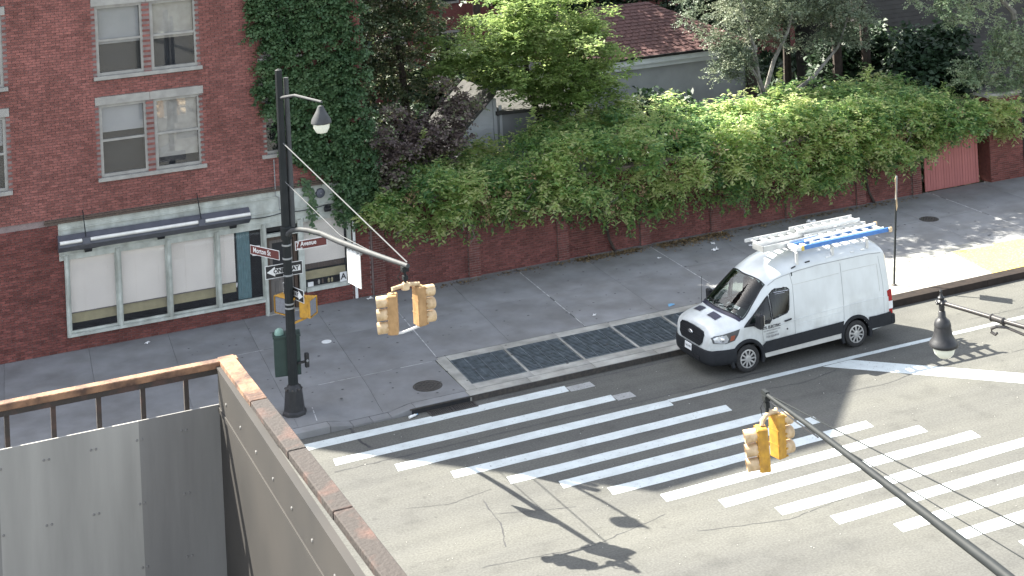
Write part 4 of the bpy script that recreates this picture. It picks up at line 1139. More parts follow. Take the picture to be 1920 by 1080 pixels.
def side_line(name, pts, r, m, off=0.0, parent=VAN, both=False, closed=False, seg=5):
    fine = []
    P_ = pts+([pts[0]] if closed else [])
    for (xa, za), (xb, zb_) in zip(P_[:-1], P_[1:]):
        k = max(1, int(math.hypot(xb-xa, zb_-za)/0.05))
        for i in range(k): fine.append((xa+(xb-xa)*i/k, za+(zb_-za)*i/k))
    fine.append(P_[-1])
    o = None
    for s in ((1, -1) if both else (1,)):
        b = MB(); b.tube([(x, -s*(bside(x, z)+off), z) for x, z in fine], r, seg); o = b.build(name, m, parent, smooth=True)
    return o
side_part('side_window', DOORWIN, 0.004, 'car_glass'); side_part('quarter_window', QUARTER, 0.004, 'car_glass')
side_line('window_seal', DOORWIN, 0.017, 'van_black', 0.0, both=True, closed=True)
side_line('window_seal', QUARTER, 0.019, 'van_black', 0.0, both=True, closed=True)
# black triangle ahead of the mirror
side_part('mirror_triangle', [(0.93, 1.135), (1.70, 1.10), (1.75, 1.165), (1.06, 1.15), (1.30, 1.37), (1.27, 1.38), (0.95, 1.165)], 0.010, 'van_black', cuts=1)
# windscreen
b = MB(); NU, NV = 14, 18; pts = []
for i in range(NU+1):
    for j in range(NV+1):
        q = -1+2*j/NV; y = q*.86
        x = WS_B(y)+(WS_T(y)-WS_B(y))*i/NU
        y = q*(fT(x)-.035); x = WS_B(y)+(WS_T(y)-WS_B(y))*i/NU
        pts.append((x-.003, y, btop(x, y)+.004))
b._add(pts, [(i*(NV+1)+j, i*(NV+1)+j+1, (i+1)*(NV+1)+j+1, (i+1)*(NV+1)+j) for i in range(NU) for j in range(NV)])
WSO = b.build('windscreen', 'car_glass', VAN, smooth=True)
edge = [pts[j] for j in range(NV+1)]+[pts[i*(NV+1)+NV] for i in range(1, NU+1)]+[pts[NU*(NV+1)+j] for j in range(NV-1, -1, -1)]+[pts[i*(NV+1)] for i in range(NU-1, -1, -1)]
MB().tube(edge, 0.017, 5).build('windscreen_seal', 'van_black', VAN, smooth=True)
b = MB(); cw = []
for i in range(3):
    for j in range(NV+1):
        y = (-1+2*j/NV)*.90; x = WS_B(y)-.115+.055*i+0.03*(abs(y)/.9)**2; cw.append((x, y, btop(x, y)+.008))
b._add(cw, [(i*(NV+1)+j, i*(NV+1)+j+1, (i+1)*(NV+1)+j+1, (i+1)*(NV+1)+j) for i in range(2) for j in range(NV)])
b.build('cowl', 'vent_navy', VAN, smooth=True)
for y0, y1 in ((.55, -.10), (-.05, -.72)):
    w = MB(); pp_ = []
    for i in range(8):
        y = y0+(y1-y0)*i/7; x = WS_B(y)+.05+.05*i/7; pp_.append((x, y, btop(x, y)+.022))
    w.tube(pp_, 0.010, 5); w.build('wiper', 'van_black', VAN)
MB().box((1.03, -.58, btop(1.03, -.58)-.028), (.10, .22, .004), Matrix.Rotation(R(-40), 3, 'Y')).build('windscreen_sticker', 'paper', VAN)
# bonnet vents, grille, badge, plate
for yc, xo in ((.42, .03), (-.30, .03)):
    v_ = MB(); q = []
    for i in range(3):
        for j in range(5):
            x = .38+xo+.20*i/2; y = yc-.18+.36*j/4; xx = x+.03*(abs(y)/.5); q.append((xx, y, btop(xx, y)+.016))
    v_._add(q, [(i*5+j, i*5+j+1, (i+1)*5+j+1, (i+1)*5+j) for i in range(2) for j in range(4)]); v_.build('bonnet_vent', 'vent_navy', VAN)
GP = [(-.50, 1.045), (-.56, .98), (-.53, .80), (-.43, .71), (.43, .71), (.53, .80), (.56, .98), (.50, 1.045), (.30, 1.075), (0, 1.085), (-.30, 1.075)]
def nose(y, z): return -.022+.075*max(0, (z-.70)/.38)**1.4+.022*(abs(y)/.56)**2.4
g_ = MB(); gv = [(nose(0, .9)-.012, 0, .9)]+[(nose(y, z)-.012, y, z) for y, z in GP]; n = len(GP)
g_._add(gv, [(0, 1+i, 1+(i+1) % n) for i in range(n)])
gv2 = [(nose(y, z)-.012, y, z) for y, z in GP]+[(nose(y, z)+.10, y*1.03, z) for y, z in GP]
g_._add(gv2, [(i, (i+1) % n, n+(i+1) % n, n+i) for i in range(n)])
grille = g_.build('grille', 'van_black', VAN)
MB().tube([(nose(y, z)-.014, y, z) for y, z in GP+[GP[0]]], .016, 6).build('surround', 'van_grey', grille, smooth=True)
for z in (.775, .83, .885, .94, .995):
    hw = .50 if z > .80 else .46
    MB().tube([(nose(y, z)-.020, y, z) for y in np.linspace(-hw, hw, 9)], .009, 5).build('slat', 'van_grey', grille)
MB().lathe([(0, .022), (.06, .018), (.085, .008), (.09, 0)], (0, 0, 0), 20, (-1, 0, 0)).build('badge', 'chrome', grille, smooth=True, loc=(nose(0, .93)-.028, 0, .93)).scale = (1, 1.25, .55)
# front bumper
PL = [(.68, 1.035), (.50, 1.02), (.32, .985), (.18, .93), (.08, .86), (.01, .76), (-.03, .60), (-.05, .35), (-.055, 0)]
PL = PL+[(x, -y) for x, y in PL[-2::-1]]
prof = [(.02, .655), (-.012, .64), (-.022, .58), (-.022, .42), (-.005, .33), (.05, .265), (.20, .25)]
b = MB(); bv2 = []
for i, (x, y) in enumerate(PL):
    a = PL[max(i-1, 0)]; c_ = PL[min(i+1, len(PL)-1)]; t = Vector((c_[0]-a[0], c_[1]-a[1])).normalized(); nn = Vector((-t.y, t.x))
    if nn.dot(Vector((x-1.5, y))) < 0: nn = -nn
    for o_, z in prof: bv2.append((x-nn.x*o_, y-nn.y*o_, z+(0.015 if abs(y) > .9 else 0)))
np_ = len(prof)
b._add(bv2, [(i*np_+k, i*np_+k+1, (i+1)*np_+k+1, (i+1)*np_+k) for i in range(len(PL)-1) for k in range(np_-1)])
bump = b.build('front_bumper', 'van_grey', VAN, smooth=True, angle=50)
MB().box((-.075, 0, .40), (.02, .95, .09)).build('lower_intake', 'van_black', bump)
lp = MB().box((-.085, .02, .575), (.014, .32, .165), Matrix.Rotation(R(6), 3, 'Y')).build('licence_plate', 'sign_white', VAN, bevel=.004)
text_part('plate_number', '74613-MH', .075, 'letter', lp, (-.0945, .02, .575), (0, -1, 0), (0, 0, 1), .002, squeeze=.8)
# headlamps
HL = [(.115, .845), (.095, .965), (.17, 1.015), (.45, 1.065), (.82, 1.125), (.76, .985), (.66, .86), (.42, .815)]
HL2 = [(.15, .86), (.13, .965), (.20, 1.0), (.44, 1.035), (.50, .93), (.46, .845), (.38, .83)]
HL3 = [(.53, .87), (.56, .99), (.68, 1.00), (.64, .88)]
hls = side_part('headlight', HL, .010, 'lamp_dark', cuts=3)
for s, h_ in zip((1, -1), hls):
    for poly, mm_, nm in ((HL2, 'lamp_clear', 'reflector'), (HL3, 'amber', 'side_marker')):
        V, F = patch(poly, .017, 2); b = MB(); b._add([(x, y*s, z) for x, y, z in V], F); b.build(nm, mm_, h_, smooth=True)
    b = MB(); cx_, cz_ = .34, .925; yb_ = bside(cx_, cz_)
    b.lathe([(.0, .05), (.05, .04), (.072, .012), (.075, 0)], (cx_, -s*yb_, cz_), 16, (-.5, -s, .1)); b.build('bulb_lens', 'chrome', h_, smooth=True)
# lower cladding, sill, arches
side_part('side_cladding', [(1.50, .40), (3.88, .46), (3.93, .76), (3.6, .745), (1.55, .685), (1.45, .60)], .022, 'van_grey', cuts=2)
side_part('sill', [(1.53, .285), (3.87, .33), (3.87, .452), (1.50, .395)], .006, 'sill', cuts=1)
side_part('rear_cladding', [(4.70, .40), (5.44, .40), (5.44, .735), (4.95, .715), (4.72, .72)], .022, 'van_grey', cuts=2)
for wx, a0, a1 in ((WX[0], -20, 200), (WX[1], -20, 200)):
    for s in (1, -1):
        b = MB(); q = []; NA = 26
        for i in range(NA+1):
            a = R(a0+(a1-a0)*i/NA); ca, sa = math.cos(a), math.sin(a)
            for rr, oo in ((.405, -.05), (.405, .022), (.425, .034), (.475, .030), (.492, .004)):
                x, z = wx+rr*ca, WR+rr*sa; q.append((x, -s*(fW(x)+oo), z))
        b._add(q, [(i*5+k, i*5+k+1, (i+1)*5+k+1, (i+1)*5+k) for i in range(NA) for k in range(4)])
        b.build('wheel_arch', 'van_grey', VAN, smooth=True)
        b = MB(); q = []
        for i in range(NA+1):
            a = R(a0+(a1-a0)*i/NA)
            for yy_ in (.98, .60): q.append((wx+.42*math.cos(a), -s*yy_, WR+.42*math.sin(a)))
        b._add(q, [(i*2, i*2+1, i*2+3, i*2+2) for i in range(NA)])
        b._add([(wx-.42, -s*.60, .2), (wx+.42, -s*.60, .2), (wx+.42, -s*.60, .8), (wx-.42, -s*.60, .8)], [(0, 1, 2, 3)])
        b.build('wheel_well', 'van_black', VAN)
MB().box((2.7, 0, .30), (4.9, 1.5, .16)).build('underbody', 'van_black', VAN)
# wheels
def wheel(x, y):
    w = MB(); w.lathe([(.215, -.10), (.32, -.105), (.342, -.085), (.345, 0), (.342, .085), (.32, .105), (.255, .108), (.225, .09), (.215, .06)], (0, 0, 0), 36, (0, -1, 0))
    o = w.build('wheel', 'rubber', VAN, smooth=True, loc=(x, y, WR-.005))
    MB().lathe([(.225, .075), (.205, .062), (0, .055)], (0, 0, 0), 30, (0, -1, 0)).build('brake_disc', 'van_black', o)
    h_ = MB()
    h_.lathe([(.232, .092), (.228, .105), (.20, .108), (.198, .09)], (0, 0, 0), 36, (0, -1, 0), caps=False)
    h_.lathe([(.085, .08), (.085, .112), (.045, .118), (0, .118)], (0, 0, 0), 20, (0, -1, 0))
    for k in range(10):
        a = 2*math.pi*k/10; w_ = .062 if k % 2 else .05
        Rm = Matrix.Rotation(a, 3, 'Y')
        h_.box(Rm @ Vector((.142, -.100, 0)), (.125, .014, w_*.72), Rm)
    h_.build('hub_cap', 'hub', o)
    return o
w0 = wheel(WX[0], -.915)
for (x, y, rz) in ((WX[1], -.915, 0), (WX[0], .915, math.pi), (WX[1], .915, math.pi)):
    w_ = copy_tree(w0); w_.parent = VAN; w_.location = (x, y, WR-.005); w_.rotation_euler = (0, R(14), rz)
# seams, handle, lettering, fittings on the driver's side
side_line('door_seam', [(2.44, .70), (2.455, 1.30), (2.50, 1.9), (2.47, 2.16)], .0065, 'seam')
side_line('door_seam', [(1.50, .66), (1.46, 1.0), (1.44, 1.12)], .006, 'seam')
side_line('panel_seam', [(3.95, .78), (3.97, 1.5), (4.0, 2.20)], .0065, 'seam')
side_line('panel_seam', [(5.22, .74), (5.24, 1.5), (5.20, 2.18)], .005, 'seam')
side_line('roof_gutter', [(1.84, 1.965), (2.05, 2.075), (2.3, 2.145), (2.7, 2.215), (3.3, 2.26), (4.9, 2.28), (5.3, 2.25)], .009, 'seam', 0.0)
side_line('swage_line', [(2.5, 1.90), (3.93, 1.96)], .006, 'sill', .0)
side_line('swage_line', [(4.03, 1.98), (5.12, 2.0), (5.12, 1.3)], .006, 'sill', .0)
side_line('crease', [(2.0, 1.02), (3.0, 1.10), (5.35, 1.16)], .012, 'van_white', -.004)
side_line('crease', [(2.5, .93), (3.9, 1.0)], .010, 'van_white', -.004)
b = MB(); b.tube([(2.13, -1.045, 1.085), (2.16, -1.062, 1.09), (2.30, -1.062, 1.105), (2.33, -1.045, 1.11)], .02, 8); b.build('door_handle', 'van_black', VAN, smooth=True)
MB().lathe([(.022, 0), (.022, .008), (0, .010)], (2.21, -1.03, .875), 12, (0, -1, 0)).build('key_lock', 'van_black', VAN)
side_line('window_trim', [(1.95, 1.79), (2.36, 1.80)], .010, 'chrome', .010)
side_line('window_trim', [(1.97, 1.75), (2.25, 1.76)], .006, 'chrome', .010)
for body, size, z, x, mm_, bo in (('KYL ELECTRIC', .098, 1.015, 1.74, 'letter', .004), ('ELECTRICAL CONTRACTOR', .045, .935, 1.75, 'letter_grey', 0), ('FLUSHING NY', .060, .862, 1.75, 'letter_grey', 0), ('718-323-8910', .076, .785, 1.76, 'letter_grey', .002)):
    text_part('door_lettering', body, size, mm_, VAN, (x, -1.0315-.004, z), (1, 0, .03), (0, 0, 1), .003, bo, squeeze=.86)
# mirrors
for s in (1, -1):
    b = MB(); b.box((1.30, -s*1.19, 1.27), (.15, .20, .36), Matrix.Rotation(R(8*s), 3, 'Z'))
    mo = b.build('wing_mirror', 'van_black', VAN, bevel=.03)
    MB().box((1.27, -s*1.05, 1.15), (.10, .20, .07)).build('arm', 'van_black', mo, bevel=.01)
    MB().box((1.385, -s*1.19, 1.29), (.012, .15, .28), Matrix.Rotation(R(8*s), 3, 'Z')).build('mirror_glass', 'chrome', mo)
# tail: lamps, bumper, doors
for s in (1, -1):
    tl = MB(); tl.box((5.44, -s*.985, .98), (.13, .07, .62)); tl.box((5.395, -s*1.0, 1.20), (.10, .05, .16))
    o = tl.build('tail_light', 'red_plastic', VAN, bevel=.012)
    MB().box((5.446, -s*.99, .90), (.135, .072, .20)).build('clear_lens', 'sign_white', o, bevel=.008)
MB().box((5.50, 0, .52), (.16, 2.06, .26)).build('rear_bumper', 'van_grey', VAN, bevel=.03)
for s in (1, -1):
    MB().box((5.503, s*.41, 1.75), (.012, .62, .55)).build('rear_window', 'van_black', VAN)
MB().box((5.503, 0, 1.4), (.014, .012, 1.7)).build('rear_door_seam', 'seam', VAN)
MB().tube([(.80, .78, 1.17), (.86, .80, 1.95)], .006, 5).build('aerial', 'van_black', VAN)
# cabin
MB().box((1.22, 0, 1.12), (.62, 1.80, .22), Matrix.Rotation(R(-6), 3, 'Y')).build('dashboard', 'dash', VAN, bevel=.03)
MB().box((1.48, 0, .85), (.10, 1.78, .5)).build('dash_front', 'dash', VAN)
for y in (-.52, .20, .62):
    sb = MB(); sb.box((2.14, y, 1.42), (.14, .46 if y < 0 else .40, .62), Matrix.Rotation(R(10), 3, 'Y'))
    so = sb.build('seat', 'seat', VAN, bevel=.03)
    MB().box((2.22, y, 1.80), (.10, .26, .18)).build('headrest', 'seat', so, bevel=.02)
    MB().box((1.92, y, 1.02), (.46, .44 if y < 0 else .40, .14)).build('cushion', 'seat', so, bevel=.02)
b = MB(); b.lathe([(.19, -.014), (.205, 0), (.19, .014), (.176, 0), (.19, -.014)], (1.62, -.50, 1.22), 22, (-.55, 0, .83)); b.box((1.62, -.50, 1.22), (.04, .34, .05)); b.build('steering_wheel', 'van_black', VAN, smooth=True)
MB().box((2.52, 0, 1.35), (.03, 1.76, 1.7)).build('bulkhead', 'dash', VAN)
MB().box((1.5, 0, .62), (2.0, 1.9, .04)).build('cab_floor', 'van_black', VAN)
lf = [f for f in keep if .9 < np.mean([bv[i][0] for i in f]) < 2.56]; ids = sorted({i for f in lf for i in f}); re_ = {k: n_ for n_, k in enumerate(ids)}
b = MB(); b._add([(bv[i][0]+.02, bv[i][1]*.955, bv[i][2]-.035) for i in ids], [tuple(re_[i] for i in f) for f in lf]); b.build('cab_lining', 'dash', VAN)
MB().box((1.72, 0, 1.86), (.03, .24, .07)).build('rear_view_mirror', 'van_black', VAN)
pb = MB()
for i in range(16):
    pb.box((random.uniform(1.05, 1.38), random.uniform(-.12, .42), 1.245+random.uniform(0, .05)), (.11, .08, .006), Matrix.Rotation(random.uniform(0, 3), 3, 'Z') @ Matrix.Rotation(random.uniform(-.5, .5), 3, 'X'))
o = pb.build('paper_pile', 'paper', loc=(7.45, -1.07, 0)); tag(o, 'crumpled white papers heaped on the van dashboard behind the windscreen', 'papers')
# roof rack
for x in (2.75, 3.85, 4.95):
    zr_ = 2.66
    rb = MB(); rb.tube([(x, -.86, zr_-.02), (x, -.80, zr_), (x, .80, zr_), (x, .86, zr_-.02)], .022, 6); ro = rb.build('rack_bar', 'alu', VAN)
    for s in (1, -1):
        MB().box((x, s*.80, (btop(x, .80)+zr_)/2), (.07, .05, zr_-btop(x, .80))).build('rack_foot', 'alu', ro)
for (xa, xb) in ((2.55, 2.68), (2.98, 3.12), (3.62, 3.80), (4.4, 4.5), (4.72, 4.84)):
    MB().tube([(xa, -.83, btop(xa, .83)+.018), (xb, -.83, btop(xb, .83)+.018)], .017, 6).build('roof_fixing', 'van_black' if xa in (2.55, 2.98) else 'white_enamel', VAN)

# ------------------------------------------------------------------ ladders and tray on the rack
VB = Vector((7.45, -1.07, 0))
def ladder(name, label, a, b_, w0, w1, zt, m, rungs, rail=(.032, .085), flat=True, rungm=None, rz=.035, group=None):
    """ladder lying nearly flat: a,b centre ends in van coordinates (x,y), w0/w1 width at either end"""
    a = Vector((*a, zt[0]))+VB; b_ = Vector((*b_, zt[1]))+VB
    t = thing(name, label, 'ladder', a, group=group)
    d = (b_-a); n = d.normalized(); s = Vector((-n.y, n.x, 0)).normalized()
    for sg in (1, -1):
        MB().bar(s*sg*w0/2, d+s*sg*w1/2, rail[0], rail[1]).build('rail', m, t)
    for i in range(rungs):
        f = (i+.6)/rungs; w = w0+(w1-w0)*f
        c_ = d*f
        MB().bar(c_-s*w/2, c_+s*w/2, rz*2.2, rz*.7).build('rung', rungm or m, t)
    return t, d, s
ladder('extension_ladder', 'long silver extension ladder on the far side of the van roof', (1.98, .22), (5.45, .20), .40, .40, (2.78, 2.80), 'alu', 12)
ladder('extension_ladder', 'short silver ladder section lying on top of the long far ladder', (3.35, .20), (5.35, .18), .36, .36, (2.88, 2.91), 'alu', 7, group=None)
ladder('straight_ladder', 'narrow silver ladder between the far ladder and the blue ladder', (3.5, -.22), (5.50, -.17), .26, .26, (2.77, 2.80), 'alu', 7)
t, d, s = ladder('step_ladder', 'folded blue fibreglass step ladder with white steps on the near side of the van roof', (2.88, -.66), (5.62, -.60), .32, .54, (2.74, 2.80), 'blue', 8, rail=(.034, .105), rungm='white_enamel', rz=.05)
ladder_spreader = MB().bar(d*.12+s*.12+Vector((0, 0, .06)), d*.98+s*.22+Vector((0, 0, .05)), .03, .05); ladder_spreader.build('rear_rail', 'white_enamel', t)
MB().bar(d*.12-s*.12+Vector((0, 0, .055)), d*.96-s*.20+Vector((0, 0, .05)), .03, .04).build('rear_rail', 'white_enamel', t)
MB().box(d*-.03, (.17, .40, .10), math.atan2(d.y, d.x)).build('top_cap', 'white_enamel', t, bevel=.015)
MB().box(d*.015-s*.18, (.08, .07, .12), math.atan2(d.y, d.x)).build('corner_cap', 'ladder_yellow', t, bevel=.01)
for sg in (1, -1): MB().box(d*1.01+s*sg*.31, (.10, .06, .13), math.atan2(d.y, d.x)).build('foot', 'sig_cream', t, bevel=.015)
tray = thing('conduit_tray', 'long open silver metal tray on the van roof in front of the ladders', 'tray', VB+Vector((2.85, -.18, 2.72)), R(4))
MB().box((0, 0, -.02), (1.75, .42, .02)).build('base', 'alu', tray)
for y in (-.22, .22): MB().box((0, y, .045), (1.75, .02, .15)).build('side', 'alu', tray)
MB().box((-.885, 0, .045), (.02, .46, .15)).build('end', 'galv', tray)

# ------------------------------------------------------------------ corner pole with mast arm
PO = Vector((-2.29, 1.06, 0.15))
pole = thing('traffic_pole', 'tall dark street pole on a flared black base at the corner, carrying a mast arm', 'pole', PO)
b = MB()
b.lathe([(.30, 0), (.29, .06), (.255, .10), (.205, .58), (.19, .62), (.165, .66), (.125, .70)], seg=8); b.build('base', 'black', pole)
b = MB()
for k in range(8):
    a = math.pi/8+2*math.pi*k/8; b.lathe([(.024, 0), (.024, .03), (0, .032)], (.185*math.cos(a), .185*math.sin(a), .60), 8, (math.cos(a), math.sin(a), .4))
b.build('bolts', 'iron', pole)
MB().lathe([(.122, .68), (.104, 4.0), (.088, 8.2), (0, 8.24)], seg=8).build('shaft', 'charcoal', pole)
MB().lathe([(.135, 4.16), (.135, 4.44), (.12, 4.46)], seg=16).build('arm_collar', 'charcoal', pole)
b = MB()
for z in (3.30, 3.70, 4.02, 2.62, 2.52): b.lathe([(.116, z-.02), (.120, z), (.116, z+.02)], seg=12)
b.build('strap', 'galv', pole)
MB().tube([(.17, .02, 4.42), (.18, .02, 8.0)], [.075, .06], 10).build('riser_pipe', 'arm_grey', pole, smooth=True)
AD = Vector((.16, -.987, 0)).normalized()
def ap(s, z): return Vector((AD.x*s, AD.y*s, z-PO.z))
arm_pts = [ap(.1, 4.44), ap(.35, 4.58), ap(.8, 4.70), ap(1.3, 4.78), ap(2.0, 4.85), ap(3.0, 4.87), ap(4.2, 4.93), ap(5.2, 4.99), ap(6.15, 5.05)]
MB().tube(arm_pts, [.07, .055, .055, .058, .062, .064, .06, .052, .046], 10).build('mast_arm', 'arm_grey', pole, smooth=True)
MB().tube([ap(.05, 6.62), ap(6.12, 5.12)], .014, 6).build('guy_rod', 'rod', pole)
MB().tube([ap(.05, 5.70), ap(3.0, 5.02), ap(4.9, 4.98)], .010, 6).build('signal_cable', 'rod', pole)
MB().tube([ap(.1, 7.70), ap(.9, 7.86), ap(2.37, 7.90)], [.04, .035, .03], 8).build('lamp_arm', 'arm_grey', pole, smooth=True)
lh = MB(); lh.lathe([(0, .10), (.06, .08), (.12, -.05), (.22, -.22), (.235, -.30), (.20, -.32)], tuple(ap(2.30, 7.72)), 18); lo_ = lh.build('lamp_head', 'arm_grey', pole, smooth=True)
MB().lathe([(.19, -.32), (.18, -.42), (.12, -.52), (0, -.55)], tuple(ap(2.30, 7.72)), 18).build('globe', 'globe', lo_, smooth=True)

# signs on the pole: each a thing
def plate(name, label, c, xd, w, h, face_m, border=None, th=.006, group=None, cat='street sign', tilt=0.0):
    t = thing(name, label, cat, c, math.atan2(xd[1], xd[0]), group)
    MB().box((0, 0, 0), (w, th, h), Matrix.Rotation(tilt, 3, 'Y')).build('panel', border or face_m, t)
    if border: MB().box((0, -th*.75, 0), (w-.03, .002, h-.03), Matrix.Rotation(tilt, 3, 'Y')).build('face', face_m, t)
    return t
t = plate('street_sign', 'brown street name sign reading Morton St, on the left of the corner pole', (-2.66, 1.78, 3.87), (.46, -.89), 1.06, .23, 'sign_brown', 'sign_white')
text_part('lettering', 'Morton St', .175, 'sign_white', t, (-.10, -.0075, .0), (1, 0, 0), (0, 0, 1), .002, .003, squeeze=.86)
t = plate('street_sign', 'brown street name sign reading 7 Avenue, on the right of the corner pole', (-1.70, 1.02, 4.12), (1, .03), .80, .22, 'sign_brown', 'sign_white')
text_part('lettering', '7 Avenue', .155, 'sign_white', t, (-.12, -.0075, .02), (1, 0, 0), (0, 0, 1), .002, .003, squeeze=.82)
text_part('lettering', 'South', .06, 'sign_white', t, (-.29, -.0075, -.075), (1, 0, 0), (0, 0, 1), .002, .002)
def oneway(label, c, xd, w, h, right):
    t = plate('one_way_sign', label, c, xd, w, h, 'sign_black', 'sign_white', group='one way signs on the corner pole')
    s = 1 if right else -1; aw = w*.46; ah = h*.36; sh = ah*.58
    arrow = [(s*aw, 0), (s*(aw-.20), ah), (s*(aw-.20), sh), (-s*(aw-.02), sh), (-s*(aw-.02), -sh), (s*(aw-.20), -sh), (s*(aw-.20), -ah)]
    MB().prism(arrow, .002, (0, -.0068, 0)).build('arrow', 'sign_white', t)
    text_part('lettering', 'ONE WAY', h*.43, 'sign_black', t, (-s*.05, -.0095, 0), (1, 0, 0), (0, 0, 1), .002, .006, squeeze=.95)
    return t
oneway('large black one way sign with its arrow pointing left, behind the corner pole', (-2.33, 1.27, 3.52), (1, .0), .92, .32, False)
oneway('smaller angled one way sign with its arrow pointing right, under the large one', (-2.17, 1.10, 2.99), (.26, -.965), .98, .30, True)
# pedestrian signals
def ped(label, c, rz, elbow):
    t = thing('pedestrian_signal', label, 'pedestrian signal', c, rz, 'pedestrian signals on the corner pole')
    b = MB(); b.box((0, 0, 0), (.24, .42, .42)); b.build('housing', 'sig_yellow', t, bevel=.015)
    MB().box((.135, 0, 0), (.03, .36, .36)).build('screen', 'ped_screen', t)
    b = MB()
    for y in (-.205, .205): b.box((.145, y, 0), (.05, .012, .42))
    b.box((.145, 0, .205), (.05, .40, .012)); b.box((.145, 0, -.205), (.05, .40, .012)); b.build('visor', 'sig_yellow', t)
    MB().tube([(-.05, 0, .21), (-.05, 0, .26), elbow[0]], .03, 8).build('upper_bracket', 'sig_yellow', t, smooth=True)
    MB().tube([(-.05, 0, -.21), (-.05, 0, -.27), elbow[1]], .03, 8).build('lower_bracket', 'sig_yellow', t, smooth=True)
ped('yellow pedestrian signal box on the right of the corner pole', (-1.86, 1.05, 2.62), R(-40), ((-.26, -.24, .24), (-.26, -.24, -.33)))
ped('yellow pedestrian signal box mostly hidden behind the corner pole', (-2.30, 1.44, 2.66), R(206), ((.02, .18, .26), (.02, .18, -.30)))
# cabinet and button on the pole
cb = thing('control_cabinet', 'dark green signal cabinet with a pale green dome, strapped to the corner pole', 'control box', (-2.33, 1.36, 1.02), R(-12))
MB().box((0, 0, .46), (.62, .40, .92)).build('cabinet', 'cab_green', cb, bevel=.006)
MB().box((0, -.204, .46), (.54, .012, .84)).build('door', 'cab_green', cb, bevel=.004)
MB().box((0, 0, .935), (.66, .44, .03)).build('lid', 'cab_green', cb)
MB().lathe([(.11, 0), (.11, .05), (.095, .10), (.05, .14), (0, .15)], (-.17, 0, .95), 18).build('dome', 'pale_green', cb, smooth=True)
MB().box((.19, -.215, .46), (.02, .02, .12)).build('handle', 'iron', cb)
pbn = thing('crossing_button', 'black crosswalk push button on a short bracket beside the green cabinet', 'push button', (-1.93, 1.06, 1.30))
MB().box((0, 0, .05), (.10, .10, .34)).build('button_case', 'black', pbn, bevel=.015)
MB().box((-.13, 0, .02), (.20, .05, .05)).build('bracket', 'black', pbn)
MB().lathe([(.03, 0), (.03, .015), (0, .02)], (0, -.05, .05), 12, (0, -1, 0)).build('button', 'galv', pbn)

# sign hanging from the mast arm
hs = thing('hanging_sign', 'blank white rectangular sign hanging edge-on under the mast arm', 'sign', PO+ap(3.62, 4.42), math.atan2(AD.y, AD.x))
MB().box((0, 0, 0), (.62, .006, .74)).build('panel', 'sign_white', hs)
b = MB()
for x in (-.30, .30): b.box((x, .01, 0), (.02, .02, .74))
b.box((0, .012, .36), (.62, .02, .02)); b.build('stiffener', 'white_enamel', hs)
b = MB(); b.tube([(-.2, 0, .36), (-.2, 0, .46)], .02, 6); b.tube([(.2, 0, .36), (.2, 0, .48)], .02, 6); b.box((.08, 0, .44), (.5, .05, .05)); b.tube([(.3, 0, .44), (.40, 0, .40)], .03, 8); b.build('hanger', 'galv', hs)

# ------------------------------------------------------------------ signal heads
def head(parent, loc, rz, mm, visor_m, tilt=0.0):
    """three lens head facing local +x"""
    h = MB(); h.box((0, 0, 0), (.20, .27, .80))
    o = h.build('housing', mm, parent, bevel=.02, loc=loc); o.rotation_euler = (0, tilt, rz)
    for z in (-.135, .135): MB().box((0, 0, z), (.206, .276, .012)).build('section_joint', mm, o)
    for z, lm in ((.265, 'lens_red'), (0, 'lens_amber'), (-.265, 'lens_green')):
        v = MB(); v.lathe([(.118, .0), (.118, .23), (.110, .23), (.110, .0)], (.10, 0, z), 18, (1, 0, -.08)); v.build('visor', visor_m, o, smooth=True)
        MB().lathe([(.108, .0), (.08, .02), (0, .03)], (.10, 0, z), 16, (1, 0, 0)).build('lens', lm, o, smooth=True)
    for z in (.36, .23, .04, -.04, -.23, -.36):
        for y in (-.137, .137): MB().box((.10, y, z), (.03, .02, .03)).build('latch', mm, o)
    return o
# signal under the first arm
C1 = PO+ap(6.0, 4.12)
s1 = thing('traffic_signal', 'sunlit cream and orange back-to-back traffic signal at the end of the grey mast arm', 'traffic light', C1, 0, 'hanging traffic signals')
head(s1, (-.30, -.02, -.02), R(158), 'sig_tan', 'sig_cream'); head(s1, (.30, .04, .03), R(10), 'sig_tan', 'sig_cream')
b = MB(); b.tube([(-.30, -.02, .40), (-.30, -.02, .48), (-.1, 0, .50), (.1, .02, .50), (.30, .04, .47), (.30, .04, .42)], .045, 8); b.lathe([(.085, .42), (.09, .5), (.06, .56)], (0, 0, 0), 12); b.build('top_bracket', 'sig_cream', s1, smooth=True)
b = MB(); b.tube([(-.28, -.02, -.43), (-.1, 0, -.44), (.28, .04, -.39)], .028, 8); b.build('bottom_bracket', 'sign_white', s1, smooth=True)
b = MB(); b.tube([(0, 0, .55), (0, 0, .88)], .03, 8); b.box((0, 0, .66), (.10, .10, .08)); b.box((0, 0, .84), (.14, .12, .10)); b.tube([(-.05, 0, .85), (-.16, 0, .70), (-.1, 0, .58)], .012, 5); b.build('hanger', 'charcoal', s1)

